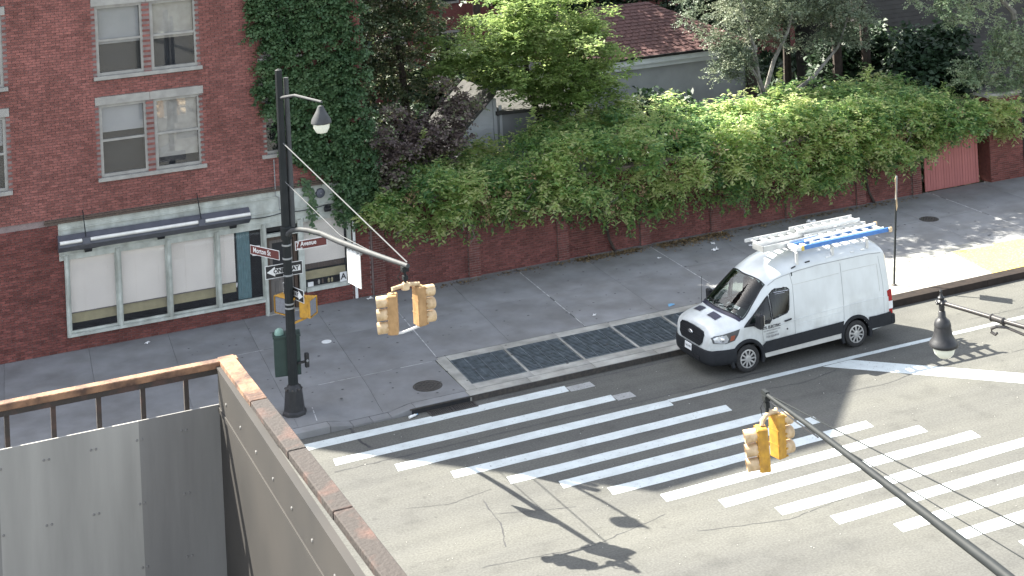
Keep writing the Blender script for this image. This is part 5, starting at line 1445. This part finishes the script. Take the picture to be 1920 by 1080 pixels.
# second arm comes in from a pole outside the lower right corner
A0 = Vector((2.06, -12.95, 4.43)); AV = Vector((-.10, -1, .0)).normalized()
ma = thing('mast_arm', 'long dark mast arm reaching in from the lower right over the crosswalk', 'mast arm', A0)
MB().tube([AV*-.10, AV*1.5+Vector((0, 0, .02)), AV*3+Vector((0, 0, .02)), AV*6, AV*9.5+Vector((0, 0, -.1)), AV*12+Vector((0, 0, -.3))], [.033, .045, .055, .072, .088, .10], 12).build('arm', 'charcoal', ma, smooth=True)
MB().tube([AV*.2+Vector((0, 0, -.07)), AV*1.0+Vector((.02, 0, -.10)), AV*1.7+Vector((0, 0, -.06))], .012, 6).build('signal_cable', 'black', ma)
MB().box((0, 0, .01), (.07, .16, .08), math.atan2(AV.y, AV.x)+R(90)).build('end_cap', 'charcoal', ma)
MB().tube([AV*.25+Vector((0, 0, .04)), AV*11+Vector((0.0, 0, 1.25))], .010, 6).build('guy_rod', 'charcoal', ma)
MB().tube([AV*2.4+Vector((0, 0, .06)), AV*11+Vector((0.0, 0, .70))], .008, 6).build('guy_wire', 'charcoal', ma)
MB().lathe([(.17, -8), (.14, 4.5)], tuple(AV*12.2+Vector((0, 0, 0))), 10).build('pole', 'charcoal', ma)
C2 = A0+Vector((.0, -.03, -.72))
s2 = thing('traffic_signal', 'bright yellow pair of traffic signal heads hanging from the dark arm above the crosswalk', 'traffic light', C2, 0, 'hanging traffic signals')
head(s2, (-.20, -.10, -.10), R(158), 'sig_yellow', 'sig_cream', R(2)); head(s2, (.17, -.04, .04), R(10), 'sig_yellow', 'sig_cream')
b = MB(); b.tube([(-.20, -.10, .31), (-.17, -.08, .38), (-.06, -.03, .44), (.05, .0, .47), (.17, -.04, .48), (.20, .02, .50)], [.04, .05, .04, .05, .045, .035], 8); b.build('top_bracket', 'sig_cream', s2, smooth=True)
b = MB(); b.tube([(0, 0, .44), (0, 0.02, .80)], .035, 8); b.box((0, .01, .62), (.085, .085, .10)); b.box((0, .02, .74), (.11, .11, .10)); b.tube([(-.04, 0, .74), (-.14, 0, .60), (-.12, 0, .45), (-.06, -.06, .42)], .008, 5); b.build('hanger', 'charcoal', s2); s2.scale = (.88, .88, .88)

# bell shaped street lamp on an arm from the right
LO = Vector((3.51, -15.7, 6.39))
lm = thing('street_lamp', 'black bell-shaped street lamp with a frosted globe on a dark arm at the right', 'street lamp', LO)
b = MB(); b.lathe([(.0, .0), (.045, .0), (.052, -.04), (.045, -.10), (.06, -.11), (.062, -.20), (.085, -.235), (.125, -.27), (.142, -.33), (.146, -.36), (.138, -.365), (.15, -.44), (.165, -.52), (.20, -.59), (.235, -.635), (.248, -.67), (.248, -.70), (.225, -.72), (.19, -.71)], (0, 0, 0), 28)
b.build('bell', 'black', lm, smooth=True, angle=60)
MB().lathe([(.192, -.705), (.188, -.76), (.16, -.84), (.10, -.90), (.04, -.925), (0, -.93)], (0, 0, 0), 24).build('globe', 'globe', lm, smooth=True)
b = MB(); b.lathe([(.035, 0), (.085, .02), (.085, .06), (.05, .09), (.06, .13), (.03, .16), (.018, .21), (.026, .235), (.012, .26), (0, .285)], (0, 0, .0), 14)
for k in range(6):
    a = math.pi*k/3; b.lathe([(.022, -.02), (.03, .01), (0, .04)], (.085*math.cos(a), .085*math.sin(a), .04), 8)
b.build('finial', 'black', lm, smooth=True)
AL = Vector((.26, -1, -.06)).normalized()
MB().tube([AL*.06+Vector((0, 0, .04)), AL*.6+Vector((0, 0, .06)), AL*1.3+Vector((0, 0, .08)), AL*9.5+Vector((0, 0, .40))], [.036, .038, .040, .055], 10).build('arm', 'lamp_brown', lm, smooth=True)
b = MB()
for s in (1.0, 1.22): b.lathe([(.05, -.03), (.068, 0), (.05, .03)], tuple(AL*s+Vector((0, 0, .07))), 12, AL)
b.lathe([(.056, -.09), (.056, .09)], tuple(AL*1.11+Vector((0, 0, .07))), 12, AL); b.build('collar', 'lamp_brown', lm, smooth=True)
b = MB(); q = [AL*1.25+Vector((0, 0, -.02)), AL*1.08+Vector((0, 0, -.06)), AL*.98+Vector((0, 0, -.12)), AL*.97+Vector((0, 0, -.18)), AL*1.05+Vector((0, 0, -.20)), AL*1.09+Vector((0, 0, -.16))]
b.tube(q, [.024, .026, .026, .026, .024, .02], 8); b.tube([AL*1.2+Vector((0, 0, -.01)), AL*2.5+Vector((0, 0, -.10)), AL*9.5+Vector((0, 0, -1.0))], .024, 8); b.build('scroll_brace', 'lamp_brown', lm, smooth=True); lm.scale = (.87, .87, .87)

MB().lathe([(.16, -9.5), (.11, -6), (.09, 1.2), (0, 1.3)], tuple(AL*9.55), 12).build('pole', 'lamp_brown', lm, smooth=True)
# leaning sign post behind the van
sp = thing('sign_post', 'thin leaning sign post with its sign seen edge-on behind the van', 'sign post', (15.38, .98, .15))
top = Vector((.42, .16, 3.05))
MB().bar((0, 0, 0), top*.78, .05, .03).build('post', 'charcoal', sp); MB().bar(top*.78, top, .05, .03).build('post_top', 'galv', sp)
MB().box(top*.84, (.44, .008, .90), R(48)).build('sign_panel', 'sig_cream', sp)
MB().lathe([(.10, 0), (.06, .03), (.03, .05)], (0, 0, 0), 10).build('foot', 'iron', sp)

# ------------------------------------------------------------------ plants
def lumps_surface(n, xr, fn, rr):
    C_ = []; Rr = []
    for _ in range(n):
        x = rng.uniform(*xr); c_, r_ = fn(x); C_.append(c_); Rr.append(r_)
    return C_, Rr
topf = lambda x: np.interp(x, [1.4, 2.6, 3.8, 5.5, 7.0, 8.0, 9.0, 10.5, 12, 14.6, 16.7, 20, 22.3, 24.0, 26.0, 27.2], [3.3, 3.9, 4.5, 4.1, 4.1, 4.7, 4.7, 4.75, 4.7, 4.45, 4.5, 4.45, 4.4, 3.9, 3.4, 2.9])
botf = lambda x: np.interp(x, [0.9, 1.5, 2.1, 3.0, 4.6, 6.5, 8.1, 9.6, 10.9, 12.7, 14.9, 16.8, 19.2, 21.5, 22.9, 24.7, 26.0, 27.2], [2.9, 2.7, 2.7, 1.75, 1.6, 1.55, 1.7, 1.25, .85, 1.25, .95, .65, 1.0, 1.2, 1.4, 2.2, 2.75, 2.7])
VO = Vector((13.0, 8.5, 0.12))
vine = thing('climbing_vine', 'dense green climbing vine spilling over the long brick garden wall', 'vine', VO)
C_ = []; Rr = []
for i in range(480):
    x = rng.uniform(1.9, 26.4); t, bo = topf(x), botf(x)
    q = rng.random()
    zs_ = t-1.05
    dr = q < .46
    if dr:
        u = rng.random(); z = bo+.28+(zs_-bo-.2)*u
        y = 8.10-.30*math.sin(math.pi*min(1, u*1.1+.05))+rng.normal()*.17
    else:
        u = rng.random(); y = 8.05+2.6*u; z = zs_+(t-.54-zs_)*u-.12+.22*math.sin(x*2.3+1.3*math.sin(x))*math.sin(y*3.1)+rng.normal()*.12
    r_ = rng.uniform(.22, .52); y -= .16*math.sin(x*1.7+z*2.2)*dr; C_.append((x, y, z)); Rr.append((r_*(.9 if dr else 1.3), r_*.8, r_*(1.35 if dr else .75)))
P, D, N, T = sprays(C_, Rr, 25, 8, .42, .28, .10, front=(0, -.6, .1), lev=.55)
T = np.clip((T-.5)*1.5+.60, 0, 1)
leaves('foliage', P-np.array(VO), D, N, rng.uniform(.07, .23, len(P)), rng.uniform(.04, .115, len(P)), 'vine_leaf', vine, var=T)
# inner shaded layer and tails hanging below the edge
n = 15000
x = rng.uniform(1.8, 26.2, n); t, bo = topf(x)-.5, botf(x)+.22; u = rng.random(n); z = bo+(t-bo-.2)*u
P = np.stack([x, 8.34+rng.normal(size=n)*.10+.5*(z > 2.75)*rng.random(n), z], 1)
D = unit(n); D[:, 2] -= .5; D[:, 1] -= .4
leaves('inner_foliage', P-np.array(VO), D, unit(n)+np.array([0, -1, .3]), rng.uniform(.10, .17, n), rng.uniform(.06, .10, n), 'vine_leaf', vine, var=.3+rng.random(n)*.5)
P = []; D = []; N = []
for i in range(150):
    x = rng.uniform(2.0, 25.4); z0 = botf(x)+.35; L = rng.uniform(.2, .75); y = 8.1+rng.normal()*.1; sw = rng.normal()*.2
    m_ = int(L/.035)
    for k in range(m_):
        f = k/m_; P.append((x+sw*f*L+rng.normal()*.03, y+rng.normal()*.03, z0-L*f)); a = rng.uniform(0, 6.28)
        D.append((math.cos(a), math.sin(a)-.3, -.5)); N.append((rng.normal()*.4, -.6, .6))
P = np.array(P)
leaves('hanging_tails', P-np.array(VO), D, N, rng.uniform(.08, .15, len(P)), rng.uniform(.045, .08, len(P)), 'vine_leaf', vine, var=rng.random(len(P))*.7)
b = MB()
for i in range(46):
    x = rng.uniform(2.5, 25); z = botf(x)+rng.uniform(.0, .5); pts = [(x, 8.36, z+.9)]
    for k in range(5): pts.append((pts[-1][0]+rng.normal()*.14, 8.30+rng.normal()*.06, pts[-1][2]-rng.uniform(.08, .26)))
    b.tube([Vector(p)-VO for p in pts], rng.uniform(.008, .02), 5)
for x in (10.2, 20.4):
    pts = [(x, 8.42, .15)]
    for k in range(6): pts.append((pts[-1][0]+rng.normal()*.15, 8.36+rng.normal()*.05, pts[-1][2]+.42))
    b.tube([Vector(p)-VO for p in pts], [.05, .045, .04, .035, .03, .025, .02], 6)
b.build('stems', 'bark', vine, smooth=True, kind='stuff')
P = []; D = []; N = []
for i in range(34):                                              # dry sprigs caught in the vine
    x = rng.uniform(2.5, 25); z = rng.uniform(botf(x)+.2, topf(x)-.9)
    for k in range(26): P.append((x+rng.normal()*.10, 7.72+rng.normal()*.07, z+rng.normal()*.10)); D.append(rng.normal(size=3)+np.array([0, 0, -.8])); N.append((0, -.8, .5))
P = np.array(P); leaves('dry_sprigs', P-np.array(VO), np.array(D), N, rng.uniform(.06, .12, len(P)), .05, 'litter', vine)
b = MB()
for i in range(30):                                              # bare pale runners hanging in front
    x = rng.uniform(2.5, 25); z = rng.uniform(botf(x)+.3, topf(x)-1.0); pts = [(x, 7.72, z)]
    for k in range(6): pts.append((pts[-1][0]+rng.normal()*.09, pts[-1][1]+rng.normal()*.03, pts[-1][2]-rng.uniform(.02, .14)))
    b.tube([Vector(p)-VO for p in pts], .009, 5)
b.build('bare_runners', 'pale_bark', vine, kind='stuff')
# tall spike shoots over the vine
P = []; D = []; N = []
for (x, z0, L) in ((16.9, 4.25, .95), (12.0, 4.1, .5), (7.6, 4.5, .5), (20.6, 4.3, .5), (3.9, 4.2, .6), (9.4, 4.5, .4)):
    for k in range(int(L*120)):
        f = rng.random(); a = rng.uniform(0, 6.28); P.append((x+.2*f+rng.normal()*.07*(1.2-f), 8.8+rng.normal()*.07, z0+L*f)); D.append((math.cos(a), math.sin(a), .3)); N.append((0, -.3, 1))
P = np.array(P); leaves('upright_shoots', P-np.array(VO), D, N, .12, .06, 'vine_leaf', vine, var=.6+.4*rng.random(len(P)))

def limb_tree(name, label, base, limbs, crown, leafm, barkm, ln, wd, per, nleaf, slen, droop, group=None, cat='tree', up=.2, lev=0.0, front=None):
    """limbs: point lists with radii; crown: (centre, radius) lumps, all in world metres"""
    Bv = Vector(base); t = thing(name, label, cat, Bv, group=group)
    b = MB()
    for pts, rs in limbs: b.tube([Vector(p)-Bv for p in pts], rs, 7)
    b.build('trunk', barkm, t, smooth=True)
    cs = [c for c, r in crown]; rs = [r for c, r in crown]
    P, D, N, T = sprays(cs, rs, per, nleaf, slen, droop, up, front, lev)
    leaves('crown', P-np.array(Bv), D, N, rng.uniform(.75, 1.3, len(P))*ln, rng.uniform(.75, 1.3, len(P))*wd, leafm, t, var=T)
    return t
def blob(n, c, R_, r0, r1, flat=.7, zmin=None):
    out = []
    c = np.array(c, float); R_ = np.array(R_, float)
    while len(out) < n:
        d = unit(1)[0]; q = rng.random()**.4; p = c+d*R_*q
        if zmin is not None and p[2] < zmin: continue
        r_ = rng.uniform(r0, r1); out.append((p, (r_, r_, r_*flat)))
    return out
# bright layered tree in the middle
cr = []
for z, xa, xb, n_ in ((4.7, 9.2, 12.2, 22), (5.0, 9.0, 12.7, 22), (5.5, 7.4, 13.0, 38), (6.1, 6.0, 12.8, 44), (6.7, 6.0, 12.4, 36), (7.2, 7.2, 11.8, 26), (7.8, 7.6, 12.0, 18), (8.4, 8.2, 11.6, 12)):
    for _ in range(n_):
        x = rng.uniform(xa, min(xb, 12.0)); y = 11.5+rng.normal()*.85-.12*(8-z); r_ = rng.uniform(.30, .55); cr.append(((x, y, z+rng.normal()*.14), (r_*1.25, r_*1.1, r_*.42)))
for _ in range(14):  # extra clumps added to keep the sun off a strip of sidewalk
    r_ = rng.uniform(.3, .5); cr.append(((rng.uniform(7.9, 9.3), rng.uniform(9.9, 10.4), rng.uniform(6.3, 7.4)), (r_*1.25, r_*1.1, r_*.42)))
limb_tree('layered_tree', 'bright yellow-green layered tree between the white cottage and the brown roof', (10.2, 11.6, .1),
    [([(10.2, 11.6, .1), (9.9, 11.6, 2.4), (9.3, 11.5, 3.6), (8.95, 11.4, 4.6), (8.7, 11.4, 6), (9.0, 11.5, 8)], [.16, .14, .12, .10, .08, .04]), ([(9.6, 11.6, 2.8), (10.2, 11.5, 4.2), (10.6, 11.4, 5.4), (10.8, 11.4, 7.6)], [.11, .09, .07, .03]), ([(9.9, 11.6, 3.2), (11, 11.5, 4.4), (11.4, 11.4, 5.6)], [.08, .07, .03]), ([(8.9, 11.4, 5.0), (7.8, 11.3, 5.9), (6.8, 11.3, 6.4)], [.06, .05, .02])],
    [((c[0]-.45, c[1], c[2]), r) for c, r in cr], 'bright_leaf', 'bark', .15, .085, 26, 6, .30, .10, lev=.6, front=(0, -.3, .3))
# dull brownish tree at the left
cr = blob(100, (4.5, 13.4, 7.0), (2.3, 1.5, 3.2), .35, .7, .7, zmin=3.6)+blob(26, (4.2, 12.3, 8.6), (2.4, 1.0, 1.2), .35, .6, .7)
limb_tree('shaded_tree', 'dull green and brown tree in shade beside the corner building', (5.0, 13.2, .1), [([(5, 13.2, .1), (5.1, 13.1, 3), (4.9, 13.1, 6), (4.6, 13.0, 8.4)], [.2, .16, .11, .04]), ([(5.1, 13.1, 3), (6.2, 13, 5), (6.6, 13, 6.6)], [.1, .08, .03])], cr, 'dull_leaf', 'bark', .14, .08, 26, 6, .35, .18)
# grey-green tree with pale limbs on the right
cr = blob(120, (19.3, 12.6, 6.9), (3.5, 1.7, 2.3), .35, .65, .75, zmin=4.9)+blob(18, (17.0, 11.9, 5.0), (.9, .7, .7), .25, .42, .8)+blob(30, (22.0, 12.2, 6.2), (1.6, 1.2, 1.5), .3, .55, .8)
limb_tree('grey_leaved_tree', 'grey-green fine-leaved tree with pale forked limbs right of the brown roof', (18.9, 12.2, .1),
    [([(18.9, 12.2, .1), (18.7, 12.2, 3.2), (18.3, 12.1, 4.2), (18.1, 12.0, 5.4), (17.6, 12.0, 7.4)], [.13, .11, .09, .07, .03]), ([(18.6, 12.2, 3.6), (19.0, 12.1, 4.8), (19.6, 12.0, 5.8), (20.2, 12, 7.5)], [.09, .08, .06, .03]), ([(19.0, 12.2, 3.1), (20.6, 12.0, 4.0), (21.8, 12.0, 5.0), (22.4, 12, 6.2)], [.08, .07, .05, .02]), ([(18.3, 12.1, 4.2), (17.4, 12, 5.4), (16.8, 12, 6.4)], [.06, .05, .02])],
    cr, 'grey_leaf', 'pale_bark', .085, .05, 40, 8, .38, .24)
# pale tree hanging over the right end of the wall
cr = [((x, y, z), (r_, r_*.8, r_*1.2)) for x, y, z, r_ in [(24.6, 9.4, 6.3, .42), (25.2, 9.3, 5.9, .45), (25.8, 9.2, 6.4, .5), (26.4, 9.0, 5.8, .5), (26.6, 8.9, 4.8, .45), (27.2, 8.8, 5.3, .55), (27.0, 8.6, 4.1, .5), (27.6, 8.6, 3.7, .5), (27.9, 8.5, 4.6, .55), (27.3, 8.4, 3.2, .35), (27.8, 8.3, 2.9, .4), (28.3, 8.4, 3.9, .5), (28.4, 8.4, 5.6, .6), (25.4, 8.7, 3.9, .45), (26.0, 8.6, 3.7, .45), (26.6, 8.5, 3.5, .4), (26.2, 8.7, 4.4, .45), (24.9, 8.8, 3.7, .4), (25.9, 9.3, 7.0, .5), (27.3, 9.0, 6.6, .6), (24.9, 9.5, 7.0, .4), (28.8, 8.6, 6.8, .6), (29.0, 8.4, 4.8, .6), (29.2, 8.4, 3.7, .5), (27.0, 8.4, 4.6, .4)]]
cr = cr+[((c[0]+rng.normal()*.3, c[1]+rng.normal()*.3, c[2]+rng.normal()*.3), (r[0]*.7, r[1]*.7, r[2]*.7)) for c, r in cr]
limb_tree('overhanging_tree', 'pale speckled tree drooping over the brick pier at the right edge', (28.4, 9.6, .1), [([(28.4, 9.6, .1), (28.3, 9.5, 3.5), (27.8, 9.2, 6), (26.5, 9.2, 7.2), (25, 9.4, 7.3)], [.18, .15, .12, .07, .03]), ([(28.2, 9.5, 4), (28.6, 8.8, 5.5), (29, 8.5, 7)], [.1, .08, .03])], cr, 'pale_leaf', 'pale_bark', .09, .055, 46, 8, .36, .30)
# street-side shade trees standing beyond the frame of the fence, dappling the sidewalk
for k, (x, y, z, lab) in enumerate(((19.6, 14.9, 10.6, 'tall leafy tree rising out of view above the grey-leaved tree'), (23.0, 14.0, 10.8, 'tall leafy tree rising out of view left of the dark house'), (24.0, 13.5, 9.6, 'tall leafy tree rising behind the grey-leaved tree'), (32.5, 11.8, 8.4, 'tall leafy tree beyond the dark fence at the far right'))):
    cr = blob(60, (x, y, z), (3.2, 2.0, 1.9), .4, .75, .7)
    limb_tree('shade_tree', lab, (x, y, .1), [([(x, y, .1), (x+.2, y, 4), (x, y, z), (x-.6, y, z+1)], [.24, .2, .12, .04])], cr, 'grey_leaf', 'bark', .16, .10, 26, 6, .42, .2)
cr = [((rng.uniform(9, 17.2), 15.0+rng.normal()*.35, 13.3+rng.normal()*.35), (r_, r_, r_*.7)) for r_ in rng.uniform(.45, .75, 46)]  # unseen crown band, added and shaped to shade the sidewalk
limb_tree('shade_tree', 'very tall tree added to shade the sidewalk, its thin trunk left of the brown-roofed house', (11.2, 14.2, .1), [([(11.2, 14.2, .1), (11.3, 14.3, 6), (12.4, 14.8, 12.2), (13, 15, 13.5)], [.17, .14, .10, .04]), ([(12.2, 14.7, 11.5), (9.6, 15, 13.4)], [.07, .03]), ([(12.4, 14.8, 12.0), (16.6, 15, 13.4)], [.07, .03])], cr, 'grey_leaf', 'bark', .16, .10, 26, 6, .42, .2)
# dark trees that close the view behind the houses
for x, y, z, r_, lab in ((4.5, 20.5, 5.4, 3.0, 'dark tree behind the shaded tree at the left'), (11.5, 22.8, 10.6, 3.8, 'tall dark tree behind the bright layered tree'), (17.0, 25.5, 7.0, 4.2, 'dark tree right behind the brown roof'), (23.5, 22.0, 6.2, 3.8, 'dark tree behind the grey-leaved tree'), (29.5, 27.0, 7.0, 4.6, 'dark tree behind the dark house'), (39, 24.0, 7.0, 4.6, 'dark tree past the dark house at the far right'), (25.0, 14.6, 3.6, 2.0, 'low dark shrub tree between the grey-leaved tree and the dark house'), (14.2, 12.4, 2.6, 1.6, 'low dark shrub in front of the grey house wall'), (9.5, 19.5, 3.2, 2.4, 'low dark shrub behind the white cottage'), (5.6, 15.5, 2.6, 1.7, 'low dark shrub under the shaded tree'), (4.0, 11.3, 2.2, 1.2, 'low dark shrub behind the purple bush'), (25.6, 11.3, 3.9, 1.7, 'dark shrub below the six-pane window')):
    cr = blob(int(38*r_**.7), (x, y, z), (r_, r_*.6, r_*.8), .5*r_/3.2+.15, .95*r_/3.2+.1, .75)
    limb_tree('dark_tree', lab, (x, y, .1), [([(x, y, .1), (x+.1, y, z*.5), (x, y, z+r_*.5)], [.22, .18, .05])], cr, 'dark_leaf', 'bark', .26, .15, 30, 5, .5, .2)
# purple smoke bush above the left end of the wall
cr = blob(22, (4.2, 9.4, 4.0), (1.4, .6, 1.0), .22, .45, .85)+blob(10, (5.4, 9.6, 5.2), (.8, .5, .6), .25, .4, .8)+blob(14, (3.0, 8.5, 4.3), (.7, .4, 1.3), .25, .42, .9)
limb_tree('smoke_bush', 'purple-brown leaved bush growing out of the vine near the corner building', (4.2, 9.4, .1), [([(4.2, 9.4, .1), (4.1, 9.3, 2.5), (3.6, 9.2, 4.2)], [.08, .06, .03]), ([(4.15, 9.3, 2.2), (5.0, 9.4, 4.0), (5.5, 9.5, 5.2)], [.06, .05, .02])], cr, 'purple_leaf', 'bark', .12, .075, 30, 7, .30, .14, cat='bush')
# ivy on the corner building
IO = Vector((1.0, 8.4, 2.6))
iv = thing('wall_ivy', 'deep green ivy covering the right end of the corner building', 'ivy', IO)
C_ = []; Rr = []
for i in range(430):
    z = rng.uniform(3.7, 10.2); hw = np.interp(z, [3.6, 4.6, 6, 8, 10.2], [.6, 2.3, 3.0, 3.4, 3.0]); x = 2.25-rng.random()**.8*hw-.1
    r_ = rng.uniform(.16, .30); C_.append((x, 8.36, z)); Rr.append((r_, r_*.55, r_*1.1))
for i in range(26): C_.append((rng.uniform(1.1, 2.1), 8.22+rng.normal()*.06, rng.uniform(2.75, 3.8))); Rr.append((.22, .18, .24))
P, D, N, T = sprays(C_, Rr, 18, 6, .24, .22, -.1, front=(0, -.8, 0))
leaves('foliage', P-np.array(IO), D, N, rng.uniform(.08, .14, len(P)), rng.uniform(.06, .10, len(P)), 'ivy_leaf', iv, var=T)
P = []; D = []; N = []
for x0, z0, L in ((.25, 3.9, 1.6), (.33, 3.7, 1.0), (1.05, 3.4, 1.0), (1.25, 3.2, .9), (1.5, 3.3, 1.1), (.1, 3.95, .5)):
    for k in range(int(L*70)):
        f = rng.random(); a = rng.uniform(0, 6.28); P.append((x0+rng.normal()*.05+.08*f, 8.40+rng.normal()*.03, z0-L*f)); D.append((math.cos(a), -.3, -.6)); N.append((0, -1, .4))
P = np.array(P); leaves('hanging_tendrils', P-np.array(IO), D, N, .10, .075, 'ivy_leaf', iv)

# low planting that covers the garden soil
n = 26000
x = rng.uniform(2.0, 45, n); y = 9.2+rng.random(n)**1.2*26
P = np.stack([x, y, .1+rng.random(n)*.5], 1); D = unit(n); D[:, 2] = np.abs(D[:, 2])+.2
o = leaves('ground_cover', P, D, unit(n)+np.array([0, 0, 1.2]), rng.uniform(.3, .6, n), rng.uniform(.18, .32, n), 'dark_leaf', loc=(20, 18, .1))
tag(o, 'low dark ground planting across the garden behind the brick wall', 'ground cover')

# ------------------------------------------------------------------ litter
def scatter_leaves(name, label, xs, y0, y1, n, loc):
    x = rng.uniform(xs[0], xs[1], n); y = y0+(y1-y0)*np.abs(rng.normal(size=n))*.45
    P = np.stack([x, y, np.full(n, .153)+rng.random(n)*.03], 1); D = unit(n); D[:, 2] *= .25
    o = leaves(name, P, D, np.tile([0, 0, 1.0], (n, 1))+unit(n)*.5, rng.uniform(.05, .11, n), rng.uniform(.03, .06, n), 'litter', loc=loc)
    tag(o, label, 'leaf litter')
scatter_leaves('leaf_litter', 'strip of dry brown leaves along the foot of the brick wall', (3.5, 22.0), 8.28, 7.9, 900, (10, 8.2, .15))
scatter_leaves('leaf_litter', 'pile of dry tan leaves at the wall foot above the van roof', (11.6, 14.2), 8.26, 7.6, 1100, (13, 8.1, .15))
scatter_leaves('leaf_litter', 'small drift of tan leaves at the wall foot left of the van', (8.7, 11.0), 8.28, 7.8, 600, (9.5, 8.1, .15))
for i, (x, y, s, rz, lab) in enumerate(((12.9, 6.7, .16, .4, 'white crumpled paper scrap on the sidewalk above the windscreen'), (13.2, 7.35, .12, 1.2, 'white paper scrap near the leaf pile by the wall'), (14.6, 7.0, .13, 2.0, 'small white paper scrap near the ladder ends'), (17.2, 7.6, .22, .3, 'large white paper scrap by the wall behind the ladders'), (6.9, 3.35, .08, .9, 'tiny white paper scrap beyond the grate border'), (11.0, 6.95, .08, .2, 'tiny white scrap at the end of the pale joint'), (14.1, 6.5, .10, 2.6, 'grey paper scrap on the sidewalk behind the van roof'), (-4.6, 8.0, .10, .8, 'white scrap at the foot of the shop wall'), (1.9, 8.2, .12, .1, 'white scrap on the sidewalk under the mast arm sign'))):
    b = MB(); k = 5; q = []
    for a in range(k+1):
        for c_ in range(k+1): q.append(((a/k-.5)*s*1.6, (c_/k-.5)*s, abs(rng.normal())*.03*(s/.15)))
    b._add(q, [(a*(k+1)+c_, (a+1)*(k+1)+c_, (a+1)*(k+1)+c_+1, a*(k+1)+c_+1) for a in range(k) for c_ in range(k)])
    o = b.build('paper_scrap', 'paper', loc=(x, y, .155)); o.rotation_euler = (0, 0, rz); tag(o, lab, 'litter', 'paper scraps on the sidewalk')
b = MB(); b._add([(0, 0, 0), (.22, .03, .02), (.25, .12, .01), (.05, .14, .03), (.12, .08, .05)], [(0, 1, 4), (1, 2, 4), (2, 3, 4), (3, 0, 4)])
tag(b.build('blue_wrapper', 'blue_paper', loc=(9.0, 2.85, .154)), 'crumpled blue wrapper on the sidewalk just past the grates', 'litter')
bt = thing('plastic_bottle', 'crushed clear plastic bottle lying in the gutter by the curb inlet', 'bottle', (.22, -.30, .035), R(20))
MB().lathe([(0, -.12), (.032, -.115), (.034, -.02), (.026, .02), (.033, .06), (.014, .10), (.014, .12)], (0, 0, 0), 12, (1, 0, 0)).build('body', 'white_enamel', bt, smooth=True)
MB().lathe([(.016, .115), (.016, .14), (0, .14)], (0, 0, 0), 10, (1, 0, 0)).build('cap', 'blue_paper', bt)
b = MB()
for i in range(380):
    x = rng.uniform(-4, 24); y = rng.uniform(.3, 8.1); a = rng.uniform(.014, .042)
    b.lathe([(a, 0), (0, .002)], (x, y, .1525), 6)
o = b.build('gum_spots', 'tar', sidewalk, kind='stuff')
b = MB()
for i in range(260):
    x = rng.uniform(-2, 20); y = rng.uniform(-11, -.4); a = rng.uniform(.01, .03); b.box((x, y, .006), (a, a*.7, a*.4), rng.uniform(0, 3))
b.build('grit', 'pale_concrete', road, kind='stuff')

# ------------------------------------------------------------------ rusty railed balcony of the near building, lower left
RO = Vector((-9.52, -26.94, 10.4))
rl = thing('balcony', 'rusty steel balcony with flat rails and zinc side sheets close by at the lower left', 'balcony', RO)
zt = 1.23
MB().box((-.95, .0, zt), (1.95, .048, .030)).build('top_rail', 'rust', rl, bevel=.003)
for (ya, yb) in ((.026, -.55), (-.556, -1.10), (-1.106, -1.65), (-1.656, -2.6)):
    MB().box((-.022+.02*(ya+yb)/-2, (ya+yb)/2, zt+.002), (.072, ya-yb, .034), R(1.1)).build('side_rail', 'rust' if ya > -.5 else 'rust_dark', rl, bevel=.003)
MB().box((-.95, -.015, zt-.024), (1.90, .006, .03)).build('rail_flange', 'rust_dark', rl)
for i in range(10):
    MB().box((-.02-.185*i, 0, .60), (.020, .020, 1.21)).build('baluster', 'rust_dark', rl)
for i in range(9):
    x = -.135-.19*i
    MB().box((x, -.045, .54), (.1902, .008, 1.06)).build('zinc_sheet', 'zinc_light' if i in (2, 3, 4, 7) else 'zinc', rl)
MB().box((-.070, -1.32, .605), (.008, 2.55, 1.23)).build('side_sheet', 'taupe', rl)
MB().box((-.060, -1.32, 1.222), (.030, 2.6, .008)).build('sheet_lip', 'taupe', rl)
MB().box((-.076, -1.32, 1.05), (.006, 2.55, .02)).build('sheet_rib', 'taupe', rl)
b = MB()
for i in range(9):
    for sgn in (-.085, .085):
        for k in range(4): b.lathe([(.006, 0), (.005, .003), (0, .004)], (-.135-.19*i+sgn, -.049, .18+.27*k), 6, (0, -1, 0))
for k in range(9): b.lathe([(.007, 0), (.006, .003), (0, .004)], (-.074, -.2-.27*k, 1.12), 6, (-1, 0, 0))
b.build('rivets', 'zinc', rl, kind='stuff')
MB().box((-1.0, -1.4, -.03), (2.1, 2.9, .05)).build('deck', 'zinc', rl)
bpy.context.view_layer.update()
